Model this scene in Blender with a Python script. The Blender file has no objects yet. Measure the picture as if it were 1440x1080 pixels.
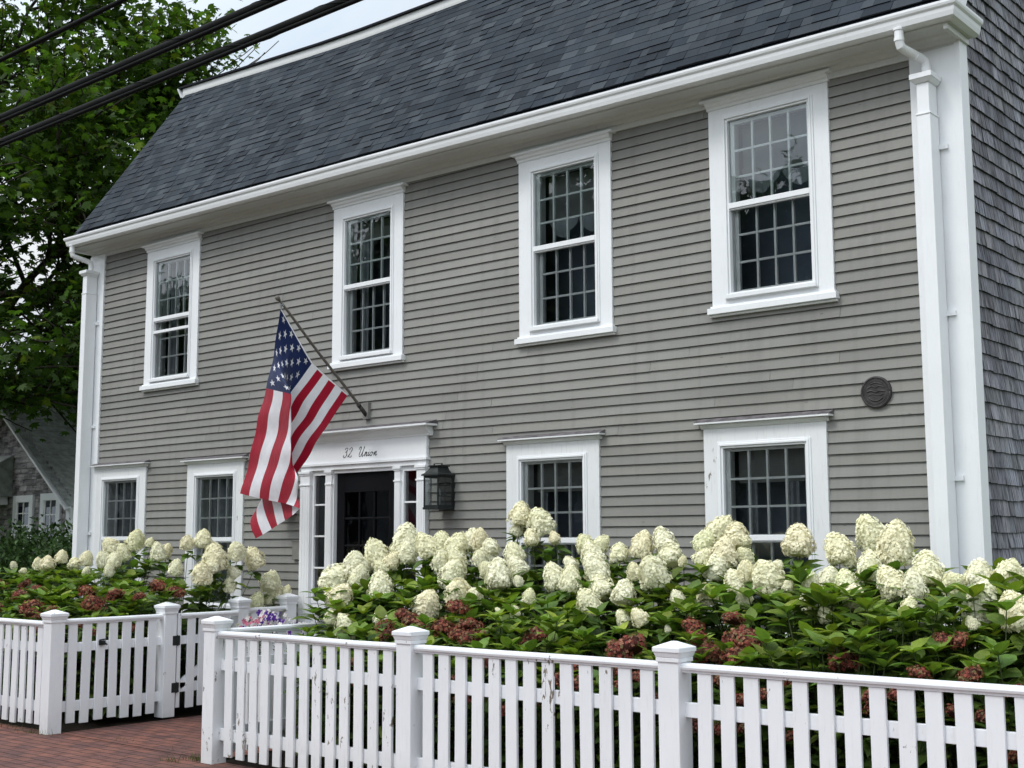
import bpy, math, random
import numpy as np
from mathutils import Vector, Matrix
random.seed(7)
RNG = np.random.RandomState(11)
sc = bpy.context.scene
COL = sc.collection
R = math.radians
YF = 8.98          # plane of the street front of the house
XL, XR = -14.93, -3.29

# ------------------------------------------------------------------ materials
def new_mat(name):
    m = bpy.data.materials.new(name); m.use_nodes = True
    nt = m.node_tree; nt.nodes.clear()
    out = nt.nodes.new('ShaderNodeOutputMaterial')
    b = nt.nodes.new('ShaderNodeBsdfPrincipled')
    nt.links.new(b.outputs[0], out.inputs[0])
    return m, nt, b, out
def L(nt, a, b): nt.links.new(a, b)
def c4(c): return (c[0], c[1], c[2], 1)
def coords(nt, scale=(1,1,1), kind='Object'):
    tc = nt.nodes.new('ShaderNodeTexCoord'); mp = nt.nodes.new('ShaderNodeMapping')
    mp.inputs['Scale'].default_value = scale
    L(nt, tc.outputs[kind], mp.inputs[0]); return mp.outputs[0]
def geo_coords(nt, scale=(1,1,1)):
    g = nt.nodes.new('ShaderNodeNewGeometry'); mp = nt.nodes.new('ShaderNodeMapping')
    mp.inputs['Scale'].default_value = scale
    L(nt, g.outputs['Position'], mp.inputs[0]); return mp.outputs[0]
def noise(nt, vec, scale, detail=4, rough=.55, dist=0):
    n = nt.nodes.new('ShaderNodeTexNoise'); n.inputs['Scale'].default_value = scale
    n.inputs['Detail'].default_value = detail; n.inputs['Roughness'].default_value = rough
    n.inputs['Distortion'].default_value = dist
    L(nt, vec, n.inputs['Vector']); return n.outputs[0]
def ramp(nt, fac, stops):
    r = nt.nodes.new('ShaderNodeValToRGB'); e = r.color_ramp.elements
    while len(e) < len(stops): e.new(.5)
    for el, (p, c) in zip(e, stops):
        el.position = p; el.color = c4(c) if not isinstance(c, (int, float)) else (c, c, c, 1)
    L(nt, fac, r.inputs[0]); return r.outputs[0]
def mix(nt, fac, a, b, mode='MIX'):
    m = nt.nodes.new('ShaderNodeMix'); m.data_type = 'RGBA'; m.blend_type = mode
    if isinstance(fac, (int, float)): m.inputs[0].default_value = fac
    else: L(nt, fac, m.inputs[0])
    for v, i in ((a, 6), (b, 7)):
        if isinstance(v, tuple): m.inputs[i].default_value = c4(v)
        else: L(nt, v, m.inputs[i])
    return m.outputs[2]
def mul(nt, a, b, op='MULTIPLY'):
    m = nt.nodes.new('ShaderNodeMath'); m.operation = op
    for v, i in ((a, 0), (b, 1)):
        if isinstance(v, (int, float)): m.inputs[i].default_value = v
        else: L(nt, v, m.inputs[i])
    return m.outputs[0]
def bump(nt, b, h, strength=.3, dist=.01):
    n = nt.nodes.new('ShaderNodeBump'); n.inputs['Strength'].default_value = strength
    n.inputs['Distance'].default_value = dist
    L(nt, h, n.inputs['Height']); L(nt, n.outputs[0], b.inputs['Normal'])
def attr(nt, name='Col'):
    a = nt.nodes.new('ShaderNodeAttribute'); a.attribute_name = name; return a
def setp(b, rough=.5, spec=.3, metal=0):
    b.inputs['Roughness'].default_value = rough
    b.inputs['Specular IOR Level'].default_value = spec
    b.inputs['Metallic'].default_value = metal

def simple(name, col, rough=.6, var=.15, scale=6, spec=.3, metal=0, bmp=.15):
    m, nt, b, o = new_mat(name); setp(b, rough, spec, metal)
    v = geo_coords(nt)
    n = noise(nt, v, scale)
    lo = tuple(c*(1-var) for c in col); hi = tuple(min(1, c*(1+var)) for c in col)
    L(nt, ramp(nt, n, [(.3, lo), (.7, hi)]), b.inputs['Base Color'])
    if bmp: bump(nt, b, noise(nt, v, scale*9), bmp, .003)
    return m

def white_paint(name, peel=0.0, col=(.82,.835,.85), grain=(1,1,1), dirt=.25):
    """painted wood; peel 0..1 uncovers grey wood in ragged chips"""
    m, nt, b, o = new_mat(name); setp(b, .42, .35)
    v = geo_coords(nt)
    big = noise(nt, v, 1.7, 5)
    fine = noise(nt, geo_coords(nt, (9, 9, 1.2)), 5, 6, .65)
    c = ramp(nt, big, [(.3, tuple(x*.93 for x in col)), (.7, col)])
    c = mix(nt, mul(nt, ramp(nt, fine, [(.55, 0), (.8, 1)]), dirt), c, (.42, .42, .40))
    h = fine
    # grime towards the ground
    sep = nt.nodes.new('ShaderNodeSeparateXYZ'); L(nt, geo_coords(nt), sep.inputs[0])
    mr = nt.nodes.new('ShaderNodeMapRange'); mr.inputs[1].default_value = .32; mr.inputs[2].default_value = 0.0
    mr.inputs[3].default_value = 0; mr.inputs[4].default_value = .45
    L(nt, sep.outputs[2], mr.inputs[0])
    c = mix(nt, mul(nt, mr.outputs[0], noise(nt, v, 14, 5)), c, (.30, .31, .26))
    if peel > 0:
        p1 = noise(nt, geo_coords(nt, (3.2, 3.2, 1.1)), 9, 7, .62, .4)
        p2 = noise(nt, v, 1.9, 2)
        pm = mul(nt, mul(nt, p1, .72), mul(nt, p2, .42), 'ADD')
        t = .765 - peel*.11
        mk = ramp(nt, pm, [(t, 0), (t+.012, 1)])
        edge = ramp(nt, pm, [(t-.008, 0), (t, 1)])
        wood = ramp(nt, noise(nt, geo_coords(nt, (12, 12, 1)), 9, 5), [(.3, (.11, .09, .07)), (.7, (.30, .26, .21))])
        c = mix(nt, mul(nt, edge, .5), c, (.25, .25, .24))
        c = mix(nt, mk, c, wood)
        h = mul(nt, mul(nt, fine, .5), mul(nt, mk, -.6), 'ADD')
    L(nt, c, b.inputs['Base Color'])
    bump(nt, b, h, .35, .004)
    return m

def siding_mat():
    m, nt, b, o = new_mat('painted_clapboard'); setp(b, .62, .25)
    a = attr(nt)
    v = geo_coords(nt, (1, 1, 1))
    g = noise(nt, geo_coords(nt, (1.0, 1, 34)), 3.0, 6, .7, .6)
    big = noise(nt, geo_coords(nt, (.35, 1, 1.0)), 1.6, 5)
    base = (.232, .228, .210)
    c = mix(nt, ramp(nt, big, [(.32, 0), (.68, 1)]), tuple(x*.86 for x in base), tuple(x*1.10 for x in base))
    c = mix(nt, .85, c, a.outputs['Color'], 'MULTIPLY')
    c = mix(nt, mul(nt, ramp(nt, g, [(.58, 0), (.75, 1)]), .35), c, tuple(x*.70 for x in base))
    # weathered grey scuffs, small knots and specks of lost paint
    sc1 = noise(nt, geo_coords(nt, (2.2, 1, 13)), 2.3, 7, .7)
    c = mix(nt, mul(nt, ramp(nt, sc1, [(.66, 0), (.72, 1)]), .4), c, (.34, .34, .32))
    kn = noise(nt, geo_coords(nt, (7, 1, 18)), 2.1, 2)
    c = mix(nt, mul(nt, ramp(nt, kn, [(.765, 0), (.79, 1)]), .7), c, (.06, .055, .05))
    st = noise(nt, geo_coords(nt, (6, 1, .45)), 1.7, 5, .6)
    c = mix(nt, mul(nt, ramp(nt, st, [(.50, 0), (.70, 1)]), .30), c, tuple(x*.62 for x in base))
    nl = nt.nodes.new('ShaderNodeTexVoronoi'); nl.inputs['Scale'].default_value = 3.1; L(nt, geo_coords(nt, (.75, .2, 3.6)), nl.inputs['Vector'])
    c = mix(nt, mul(nt, ramp(nt, nl.outputs['Distance'], [(.028, 1), (.045, 0)]), .6), c, (.07, .065, .06))
    L(nt, c, b.inputs['Base Color'])
    bump(nt, b, g, .25, .004)
    return m

def shingle_wood_mat(name='weathered_cedar', lo=(.055,.055,.065), hi=(.43,.425,.455)):
    m, nt, b, o = new_mat(name); setp(b, .85, .15)
    a = attr(nt)
    g = noise(nt, geo_coords(nt, (1, 26, 2.2)), 2.6, 7, .68, .5)
    g2 = noise(nt, geo_coords(nt, (1, 60, 5)), 2, 4)
    big = noise(nt, geo_coords(nt), .9, 4)
    c = ramp(nt, mul(nt, mul(nt, g, .75), mul(nt, g2, .25), 'ADD'), [(.40, lo), (.50, tuple(p*.45+q*.55 for p, q in zip(lo, hi))), (.62, hi)])
    c = mix(nt, 1, c, a.outputs['Color'], 'MULTIPLY')
    c = mix(nt, mul(nt, ramp(nt, big, [(.4, 0), (.7, 1)]), .35), c, tuple(x*.6 for x in lo))
    L(nt, c, b.inputs['Base Color']); bump(nt, b, g, .6, .01)
    return m

def asphalt_shingle_mat():
    m, nt, b, o = new_mat('asphalt_shingle'); setp(b, .9, .2)
    a = attr(nt); v = geo_coords(nt)
    gr = noise(nt, v, 260, 3, .7); big = noise(nt, v, .7, 4); st = noise(nt, geo_coords(nt, (5, .8, .8)), 1.5, 4)
    c = mix(nt, 1, ramp(nt, gr, [(.25, (.55, .55, .55)), (.75, (1.5, 1.5, 1.5))]), a.outputs['Color'], 'MULTIPLY')
    c = mix(nt, .45, c, ramp(nt, big, [(.3, (.7, .7, .7)), (.7, (1.25, 1.25, 1.25))]), 'MULTIPLY')
    c = mix(nt, .35, c, ramp(nt, st, [(.3, (.75, .75, .77)), (.7, (1.2, 1.2, 1.2))]), 'MULTIPLY')
    L(nt, c, b.inputs['Base Color']); bump(nt, b, gr, .5, .003)
    return m

def glass_mat(name, tint=(.9, .95, .95), wav=.02, boost=.10):
    m, nt, b, o = new_mat(name); nt.nodes.remove(b)
    t = nt.nodes.new('ShaderNodeBsdfTransparent'); t.inputs[0].default_value = c4(tint)
    g = nt.nodes.new('ShaderNodeBsdfGlossy'); g.inputs['Roughness'].default_value = .012
    g.inputs[0].default_value = (.95, .97, 1, 1)
    f = nt.nodes.new('ShaderNodeFresnel'); f.inputs[0].default_value = 1.5
    bp = nt.nodes.new('ShaderNodeBump'); bp.inputs['Strength'].default_value = wav; bp.inputs['Distance'].default_value = .3
    L(nt, noise(nt, geo_coords(nt), 2.6, 2), bp.inputs['Height'])
    L(nt, bp.outputs[0], g.inputs['Normal']); L(nt, bp.outputs[0], f.inputs['Normal'])
    mx = nt.nodes.new('ShaderNodeMixShader')
    L(nt, mul(nt, f.outputs[0], boost, 'ADD'), mx.inputs[0])
    L(nt, t.outputs[0], mx.inputs[1]); L(nt, g.outputs[0], mx.inputs[2]); L(nt, mx.outputs[0], o.inputs[0])
    return m

def leaf_mat(name, spec=.3, rough=.5, trans=.25, veins=True):
    m, nt, b, o = new_mat(name); setp(b, rough, spec)
    a = attr(nt)
    v = geo_coords(nt)
    c = mix(nt, .6, a.outputs['Color'], ramp(nt, noise(nt, v, 22, 3), [(.3, (.65, .65, .65)), (.7, (1.35, 1.35, 1.2))]), 'MULTIPLY')
    if veins:
        uv = nt.nodes.new('ShaderNodeUVMap'); sp = nt.nodes.new('ShaderNodeSeparateXYZ'); L(nt, uv.outputs[0], sp.inputs[0])
        ax = mul(nt, mul(nt, sp.outputs[0], .5, 'SUBTRACT'), 0, 'ABSOLUTE')
        ph = mul(nt, mul(nt, sp.outputs[1], 44), mul(nt, ax, 30), 'SUBTRACT')
        sn = mul(nt, mul(nt, ph, 0, 'SINE'), .5, 'MULTIPLY')
        vein = ramp(nt, mul(nt, sn, .5, 'ADD'), [(.90, 0), (1.0, 1)])
        mid = ramp(nt, ax, [(.0, 1), (.05, 0)])
        vv = mul(nt, vein, mid, 'MAXIMUM')
        c = mix(nt, mul(nt, vv, .35), c, (.16, .24, .07))
        bump(nt, b, mul(nt, vv, -1), .5, .004)
    L(nt, c, b.inputs['Base Color'])
    tr = nt.nodes.new('ShaderNodeBsdfTranslucent'); L(nt, mix(nt, 1, c, (1.3, 1.5, .6), 'MULTIPLY'), tr.inputs[0])
    mx = nt.nodes.new('ShaderNodeMixShader'); mx.inputs[0].default_value = trans
    L(nt, b.outputs[0], mx.inputs[1]); L(nt, tr.outputs[0], mx.inputs[2]); L(nt, mx.outputs[0], o.inputs[0])
    return m

def petal_mat(name):
    m, nt, b, o = new_mat(name); setp(b, .7, .15)
    a = attr(nt); oi = nt.nodes.new('ShaderNodeObjectInfo')
    tint = ramp(nt, oi.outputs['Random'], [(0, (1, 1, 1)), (.5, (1.0, 1.0, .93)), (.8, (1.0, .96, .90)), (1, (.97, .99, .87))])
    c = mix(nt, 1, a.outputs['Color'], tint, 'MULTIPLY')
    L(nt, c, b.inputs['Base Color'])
    tr = nt.nodes.new('ShaderNodeBsdfTranslucent'); L(nt, c, tr.inputs[0])
    mx = nt.nodes.new('ShaderNodeMixShader'); mx.inputs[0].default_value = .22
    L(nt, b.outputs[0], mx.inputs[1]); L(nt, tr.outputs[0], mx.inputs[2]); L(nt, mx.outputs[0], o.inputs[0])
    return m

def cloth_mat(name, col):
    m, nt, b, o = new_mat(name); setp(b, .55, .25)
    b.inputs['Sheen Weight'].default_value = .2
    v = geo_coords(nt)
    n = noise(nt, v, 9, 4)
    c = ramp(nt, n, [(.3, tuple(x*.86 for x in col)), (.7, col)])
    L(nt, c, b.inputs['Base Color'])
    w = noise(nt, geo_coords(nt, (1, 1, .5)), 26, 4, .6, .3)
    bump(nt, b, w, .45, .012)
    tr = nt.nodes.new('ShaderNodeBsdfTranslucent'); L(nt, c, tr.inputs[0])
    mx = nt.nodes.new('ShaderNodeMixShader'); mx.inputs[0].default_value = .22
    L(nt, b.outputs[0], mx.inputs[1]); L(nt, tr.outputs[0], mx.inputs[2]); L(nt, mx.outputs[0], o.inputs[0])
    return m

def brick_mat():
    m, nt, b, o = new_mat('brick_paving'); setp(b, .85, .2)
    g = nt.nodes.new('ShaderNodeNewGeometry'); mp = nt.nodes.new('ShaderNodeMapping')
    mp.inputs['Rotation'].default_value = (0, 0, R(0)); L(nt, g.outputs['Position'], mp.inputs[0])
    ds = nt.nodes.new('ShaderNodeVectorMath'); ds.operation = 'ADD'
    nz = nt.nodes.new('ShaderNodeTexNoise'); nz.inputs['Scale'].default_value = 3.0; L(nt, mp.outputs[0], nz.inputs['Vector'])
    s2 = nt.nodes.new('ShaderNodeVectorMath'); s2.operation = 'SCALE'; s2.inputs['Scale'].default_value = .022
    L(nt, nz.outputs['Color'], s2.inputs[0]); L(nt, mp.outputs[0], ds.inputs[0]); L(nt, s2.outputs[0], ds.inputs[1])
    bt = nt.nodes.new('ShaderNodeTexBrick')
    bt.inputs['Scale'].default_value = 1; bt.inputs['Brick Width'].default_value = .205; bt.inputs['Row Height'].default_value = .100
    bt.inputs['Mortar Size'].default_value = .006; bt.inputs['Mortar Smooth'].default_value = .4; bt.inputs['Bias'].default_value = -.1
    bt.inputs['Color1'].default_value = (.185, .082, .062, 1); bt.inputs['Color2'].default_value = (.11, .058, .054, 1)
    bt.inputs['Mortar'].default_value = (.018, .015, .013, 1)
    L(nt, ds.outputs[0], bt.inputs['Vector'])
    v = geo_coords(nt)
    c = mix(nt, .8, bt.outputs['Color'], ramp(nt, noise(nt, v, 5, 5), [(.3, (.65, .65, .7)), (.7, (1.35, 1.3, 1.25))]), 'MULTIPLY')
    c = mix(nt, mul(nt, ramp(nt, noise(nt, v, 1.1, 4), [(.5, 0), (.75, 1)]), .5), c, (.07, .055, .05))
    c = mix(nt, ramp(nt, noise(nt, v, 55, 2), [(.735, 0), (.76, 1)]), c, (.42, .40, .34))
    L(nt, c, b.inputs['Base Color'])
    bump(nt, b, mul(nt, mul(nt, bt.outputs['Fac'], -1), mul(nt, noise(nt, v, 30, 4), .5), 'ADD'), .6, .008)
    return m

M = {}
M['paint'] = white_paint('white_trim_paint', dirt=.18)
M['paint_old'] = white_paint('white_trim_paint_worn', peel=.02, col=(.77,.78,.785), dirt=.4)
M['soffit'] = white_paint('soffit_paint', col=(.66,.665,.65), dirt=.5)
M['fence'] = white_paint('fence_paint', peel=.12, col=(.82,.835,.86), dirt=.22)
M['fence_peel'] = white_paint('fence_paint_peeling', peel=.58, col=(.80,.815,.835), dirt=.4)
M['gutter'] = white_paint('gutter_enamel', col=(.82,.83,.84), dirt=.18)
M['siding'] = siding_mat()
M['cedar'] = shingle_wood_mat()
M['cedar_far'] = shingle_wood_mat('weathered_cedar_brown', (.13,.125,.125), (.46,.43,.43))
M['asphalt'] = asphalt_shingle_mat()
M['dark'] = simple('dark_interior', (.030,.040,.055), .9, .3, 2, .1)
M['room'] = simple('dim_room_wall', (.13,.16,.20), .9, .4, 1.2, .1)
M['black'] = simple('black_door_paint', (.004,.004,.006), .4, .2, 3, .2, bmp=.05)
M['iron'] = simple('black_lantern_metal', (.022,.026,.026), .5, .35, 12, .4, .35)
M['bronze'] = simple('dark_bronze', (.052,.047,.047), .5, .45, 18, .4, .3, .5)
M['glass'] = glass_mat('window_glass', wav=.010, boost=.04)
M['glass_low'] = glass_mat('old_window_glass', tint=(.93,.95,.96), wav=.010, boost=.035)
M['glass_door'] = glass_mat('door_glass', tint=(.35,.36,.38), wav=.008, boost=-.03)
M['glass_lamp'] = glass_mat('lantern_glass', (.8,.85,.85), .05, .05)
M['sash'] = simple('sash_paint', (.80,.81,.79), .5, .1, 8)
M['curtain'] = simple('curtain_cloth', (.24,.26,.28), .9, .2, 5)
M['blind'] = simple('blind_slats', (.30,.31,.30), .8, .15, 4)
M['leaf'] = leaf_mat('hydrangea_leaf')
M['leaf_tree'] = leaf_mat('maple_leaf', .25, .5, .42, False)
M['leaf_hedge'] = leaf_mat('hedge_leaf', .2, .6, .12, False)
M['petal'] = petal_mat('cream_petal')
M['petal_red'] = petal_mat('dusky_petal')
M['petal_small'] = leaf_mat('bedding_petal', .1, .7, .3, False)
M['stem'] = simple('woody_stem', (.045,.06,.02), .8, .4, 20)
M['bark'] = simple('bark', (.045,.038,.032), .95, .5, 7, .1, 0, .8)
M['red'] = cloth_mat('flag_red', (.38,.001,.024))
M['white'] = cloth_mat('flag_white', (.84,.84,.88))
M['blue'] = cloth_mat('flag_blue', (.006,.018,.085))
M['pole'] = simple('weathered_pole', (.13,.115,.10), .6, .3, 30)
M['brick'] = brick_mat()
M['soil'] = simple('soil', (.022,.017,.013), .98, .5, 20, .1, 0, .9)
M['grass'] = simple('lawn_grass', (.045,.075,.02), .95, .4, 9, .1, 0, .8)
M['asph'] = simple('road_asphalt', (.055,.055,.057), .9, .2, 30, .2, 0, .6)
M['granite'] = simple('granite', (.30,.29,.28), .8, .25, 50)
M['cable'] = simple('cable_rubber', (.006,.006,.006), .8, .3, 12, .12)
M['grey_roof'] = simple('old_grey_roof', (.30,.33,.31), .95, .3, 6, .1, 0, .6)
M['lead'] = simple('lead_flashing', (.12,.11,.115), .7, .5, 14, .3)
M['ink'] = simple('black_lettering', (.01,.01,.01), .5, 0, 3)
M['sid_plain'] = simple('siding_paint', (.20,.195,.18), .6, .12, 9)

# ------------------------------------------------------------------ object helpers
LOC = {}
def link(o): COL.objects.link(o); return o
def thing(name, label, cat, loc=(0,0,0), group=None, kind=None):
    o = bpy.data.objects.new(name, None); link(o); o.location = loc; o.empty_display_size = .2
    o['label'] = label; o['category'] = cat
    if group: o['group'] = group
    if kind: o['kind'] = kind
    LOC[o.name] = Vector(loc); return o
def tag(o, label, cat, group=None):
    o['label'] = label; o['category'] = cat
    if group: o['group'] = group
    return o
def wloc(p):
    v = Vector((0,0,0))
    while p is not None: v = v + Vector(p.location); p = p.parent
    return v

class MB:
    def __init__(s): s.v = []; s.f = []; s.c = []; s.mi = []; s.col = (1,1,1); s.m = 0
    def face(s, idx, col=None): s.f.append(tuple(idx)); s.c.append(col or s.col); s.mi.append(s.m)
    def quad(s, a, b, c, d, col=None):
        i = len(s.v); s.v += [a, b, c, d]; s.face((i, i+1, i+2, i+3), col)
    def poly(s, pts, col=None):
        i = len(s.v); s.v += list(pts); s.face(range(i, i+len(pts)), col)
    def box(s, x0, x1, y0, y1, z0, z1, col=None, bev=0):
        i = len(s.v)
        if x0 > x1: x0, x1 = x1, x0
        if y0 > y1: y0, y1 = y1, y0
        if z0 > z1: z0, z1 = z1, z0
        s.v += [(x0,y0,z0),(x1,y0,z0),(x1,y1,z0),(x0,y1,z0),(x0,y0,z1),(x1,y0,z1),(x1,y1,z1),(x0,y1,z1)]
        for f in ((0,3,2,1),(4,5,6,7),(0,1,5,4),(1,2,6,5),(2,3,7,6),(3,0,4,7)): s.face([i+k for k in f], col)
    def taper(s, x0,x1,y0,y1,z0, X0,X1,Y0,Y1,z1, col=None):
        i = len(s.v)
        s.v += [(x0,y0,z0),(x1,y0,z0),(x1,y1,z0),(x0,y1,z0),(X0,Y0,z1),(X1,Y0,z1),(X1,Y1,z1),(X0,Y1,z1)]
        for f in ((0,3,2,1),(4,5,6,7),(0,1,5,4),(1,2,6,5),(2,3,7,6),(3,0,4,7)): s.face([i+k for k in f], col)
    def beam(s, p, q, w, h, up=(0,0,1), col=None):
        p, q = Vector(p), Vector(q); d = (q-p).normalized(); u = Vector(up)
        a = d.cross(u).normalized()*w/2; b = a.cross(d).normalized()*h/2
        i = len(s.v)
        for e in (p, q):
            s.v += [tuple(e-a-b), tuple(e+a-b), tuple(e+a+b), tuple(e-a+b)]
        for f in ((0,3,2,1),(4,5,6,7),(0,1,5,4),(1,2,6,5),(2,3,7,6),(3,0,4,7)): s.face([i+k for k in f], col)
    def tube(s, pts, r, n=8, col=None, cap=True):
        pts = [Vector(p) for p in pts]; rs = r if isinstance(r, (list, tuple)) else [r]*len(pts)
        i0 = len(s.v); prev = None
        for k, p in enumerate(pts):
            d = (pts[min(k+1, len(pts)-1)] - pts[max(k-1, 0)]).normalized()
            ref = Vector((0,0,1)) if abs(d.z) < .95 else Vector((1,0,0))
            a = d.cross(ref).normalized() if prev is None else (prev - d*prev.dot(d)).normalized()
            prev = a; b = d.cross(a)
            for j in range(n):
                t = 2*math.pi*j/n; s.v.append(tuple(p + (a*math.cos(t)+b*math.sin(t))*rs[k]))
        for k in range(len(pts)-1):
            for j in range(n):
                s.face((i0+k*n+j, i0+k*n+(j+1)%n, i0+(k+1)*n+(j+1)%n, i0+(k+1)*n+j), col)
        if cap:
            s.face([i0+j for j in range(n)][::-1], col); s.face([i0+(len(pts)-1)*n+j for j in range(n)], col)
    def extrude_x(s, prof, xs, zf=lambda x: 0, col=None, caps=True):
        """prof: list of (y,z); swept along x stations"""
        n = len(prof); i0 = len(s.v)
        for x in xs:
            for (y, z) in prof: s.v.append((x, y, z+zf(x)))
        for k in range(len(xs)-1):
            for j in range(n):
                s.face((i0+k*n+j, i0+k*n+(j+1)%n, i0+(k+1)*n+(j+1)%n, i0+(k+1)*n+j), col)
        if caps:
            s.face([i0+j for j in range(n)][::-1], col); s.face([i0+(len(xs)-1)*n+j for j in range(n)], col)
    def build(s, name, mats, parent=None, smooth=False, bevel=0, colattr=False, kind=None):
        off = wloc(parent) if parent is not None else Vector((0,0,0))
        me = bpy.data.meshes.new(name)
        me.from_pydata([(a-off.x, b-off.y, c-off.z) for a, b, c in s.v], [], s.f)
        if not isinstance(mats, (list, tuple)): mats = [mats]
        for m in mats: me.materials.append(m)
        if len(mats) > 1: me.polygons.foreach_set('material_index', s.mi)
        if colattr:
            at = me.color_attributes.new('Col', 'FLOAT_COLOR', 'CORNER'); buf = []
            for f, c in zip(s.f, s.c): buf += [c[0], c[1], c[2], 1]*len(f)
            at.data.foreach_set('color', buf)
        if smooth: me.polygons.foreach_set('use_smooth', [True]*len(me.polygons))
        me.update()
        o = bpy.data.objects.new(name, me); link(o)
        if parent is not None: o.parent = parent
        if kind: o['kind'] = kind
        if bevel:
            b = o.modifiers.new('bevel', 'BEVEL'); b.width = bevel; b.segments = 2; b.limit_method = 'ANGLE'; b.angle_limit = R(40)
        return o

def inst_mesh(name, tv, tf, tuv, mats3, pos, cols, material, parent=None, smooth=False):
    """one mesh made of many copies of a small template (leaves, petals)"""
    off = np.array(wloc(parent)) if parent is not None else np.zeros(3)
    tv = np.asarray(tv, float); n = len(pos); nv = len(tv)
    V = np.einsum('nij,vj->nvi', mats3, tv) + (np.asarray(pos)-off)[:, None, :]
    lens = np.array([len(f) for f in tf]); flat = np.concatenate([np.array(f) for f in tf]); nl = len(flat); nf = len(tf)
    me = bpy.data.meshes.new(name)
    me.vertices.add(n*nv); me.vertices.foreach_set('co', V.reshape(-1))
    me.loops.add(n*nl); me.loops.foreach_set('vertex_index', (flat[None, :] + (np.arange(n)*nv)[:, None]).reshape(-1).astype(np.int32))
    me.polygons.add(n*nf)
    st = np.concatenate([[0], np.cumsum(lens)[:-1]])
    me.polygons.foreach_set('loop_start', (st[None, :] + (np.arange(n)*nl)[:, None]).reshape(-1).astype(np.int32))
    me.polygons.foreach_set('loop_total', np.tile(lens, n).astype(np.int32))
    if smooth: me.polygons.foreach_set('use_smooth', np.ones(n*nf, bool))
    me.update(calc_edges=True)
    at = me.color_attributes.new('Col', 'FLOAT_COLOR', 'CORNER')
    C = np.ones((n, nl, 4)); C[:, :, :3] = np.asarray(cols)[:, None, :]
    at.data.foreach_set('color', C.reshape(-1))
    if tuv is not None:
        uv = me.uv_layers.new(name='UVMap')
        U = np.asarray(tuv, float)[flat]
        uv.data.foreach_set('uv', np.tile(U, (n, 1)).reshape(-1))
    me.materials.append(material)
    o = bpy.data.objects.new(name, me); link(o)
    if parent is not None: o.parent = parent
    return o

def frames(dirs, ups, size):
    """rotation*scale matrices: local y -> dir, local z -> approx up"""
    d = dirs/np.linalg.norm(dirs, axis=1, keepdims=True)
    x = np.cross(d, ups); x /= np.linalg.norm(x, axis=1, keepdims=True)+1e-9
    z = np.cross(x, d)
    Mx = np.stack([x, d, z], axis=2)
    return Mx*np.asarray(size)[:, None, None]
# control net of the flag (fly fraction, [stripe, x, y, z]) and flower head positions, in metres
FLAG = [
 (0, [(0, -9.6, 7.814, 3.928), (3.5, -9.6, 8.025, 3.668), (7, -9.6, 8.228, 3.43), (10, -9.6, 8.455, 3.29), (13, -9.6, 8.707, 3.151)]),
 (0.2, [(0, -9.749, 7.86, 3.551), (3.5, -9.643, 7.92, 3.331), (5, -9.712, 8.0, 3.216), (7, -9.789, 8.12, 3.132), (10, -9.696, 8.28, 2.979), (13, -9.602, 8.45, 2.825)]),
 (0.4, [(0, -9.872, 7.88, 3.164), (1.5, -9.64, 7.84, 3.114), (3, -9.42, 7.8, 3.061), (5, -9.74, 8.0, 2.948), (7, -9.974, 8.14, 2.88), (10, -9.873, 8.2, 2.706), (13, -9.708, 8.3, 2.518)]),
 (0.55, [(0, -9.992, 7.9, 2.911), (1.7, -9.699, 7.86, 2.847), (3.4, -9.419, 7.82, 2.775), (5, -9.715, 8.0, 2.69), (7, -10.048, 8.14, 2.622), (10, -9.981, 8.18, 2.454), (13, -9.859, 8.24, 2.314)]),
 (0.7, [(0, -10.091, 7.9, 2.653), (2.1, -9.732, 7.87, 2.579), (4.2, -9.397, 7.84, 2.504), (5.5, -9.684, 7.98, 2.455), (7, -9.924, 8.06, 2.376), (10, -10.049, 8.12, 2.265), (13, -9.978, 8.14, 2.157)]),
 (0.85, [(0, -10.187, 7.9, 2.398), (2.6, -9.773, 7.88, 2.328), (5.3, -9.347, 7.85, 2.254), (6.5, -9.475, 7.93, 2.171), (8, -9.613, 7.98, 2.103), (9, -9.802, 8.0, 2.104), (10, -9.957, 8.02, 2.104), (11, -10.13, 8.04, 2.095), (13, -10.264, 8.05, 1.925)]),
 (1, [(0, -10.283, 7.9, 2.142), (2, -9.964, 7.9, 2.087), (4, -9.692, 7.88, 2.044), (5, -9.561, 7.88, 2.025), (6.8, -9.307, 7.86, 1.976), (7.2, -9.4, 7.93, 1.961), (8, -9.528, 7.96, 1.912), (10, -9.81, 7.99, 1.825), (11, -9.905, 8.0, 1.787), (12, -10.043, 8.01, 1.733), (13, -10.166, 8.02, 1.696)]),
]
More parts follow.
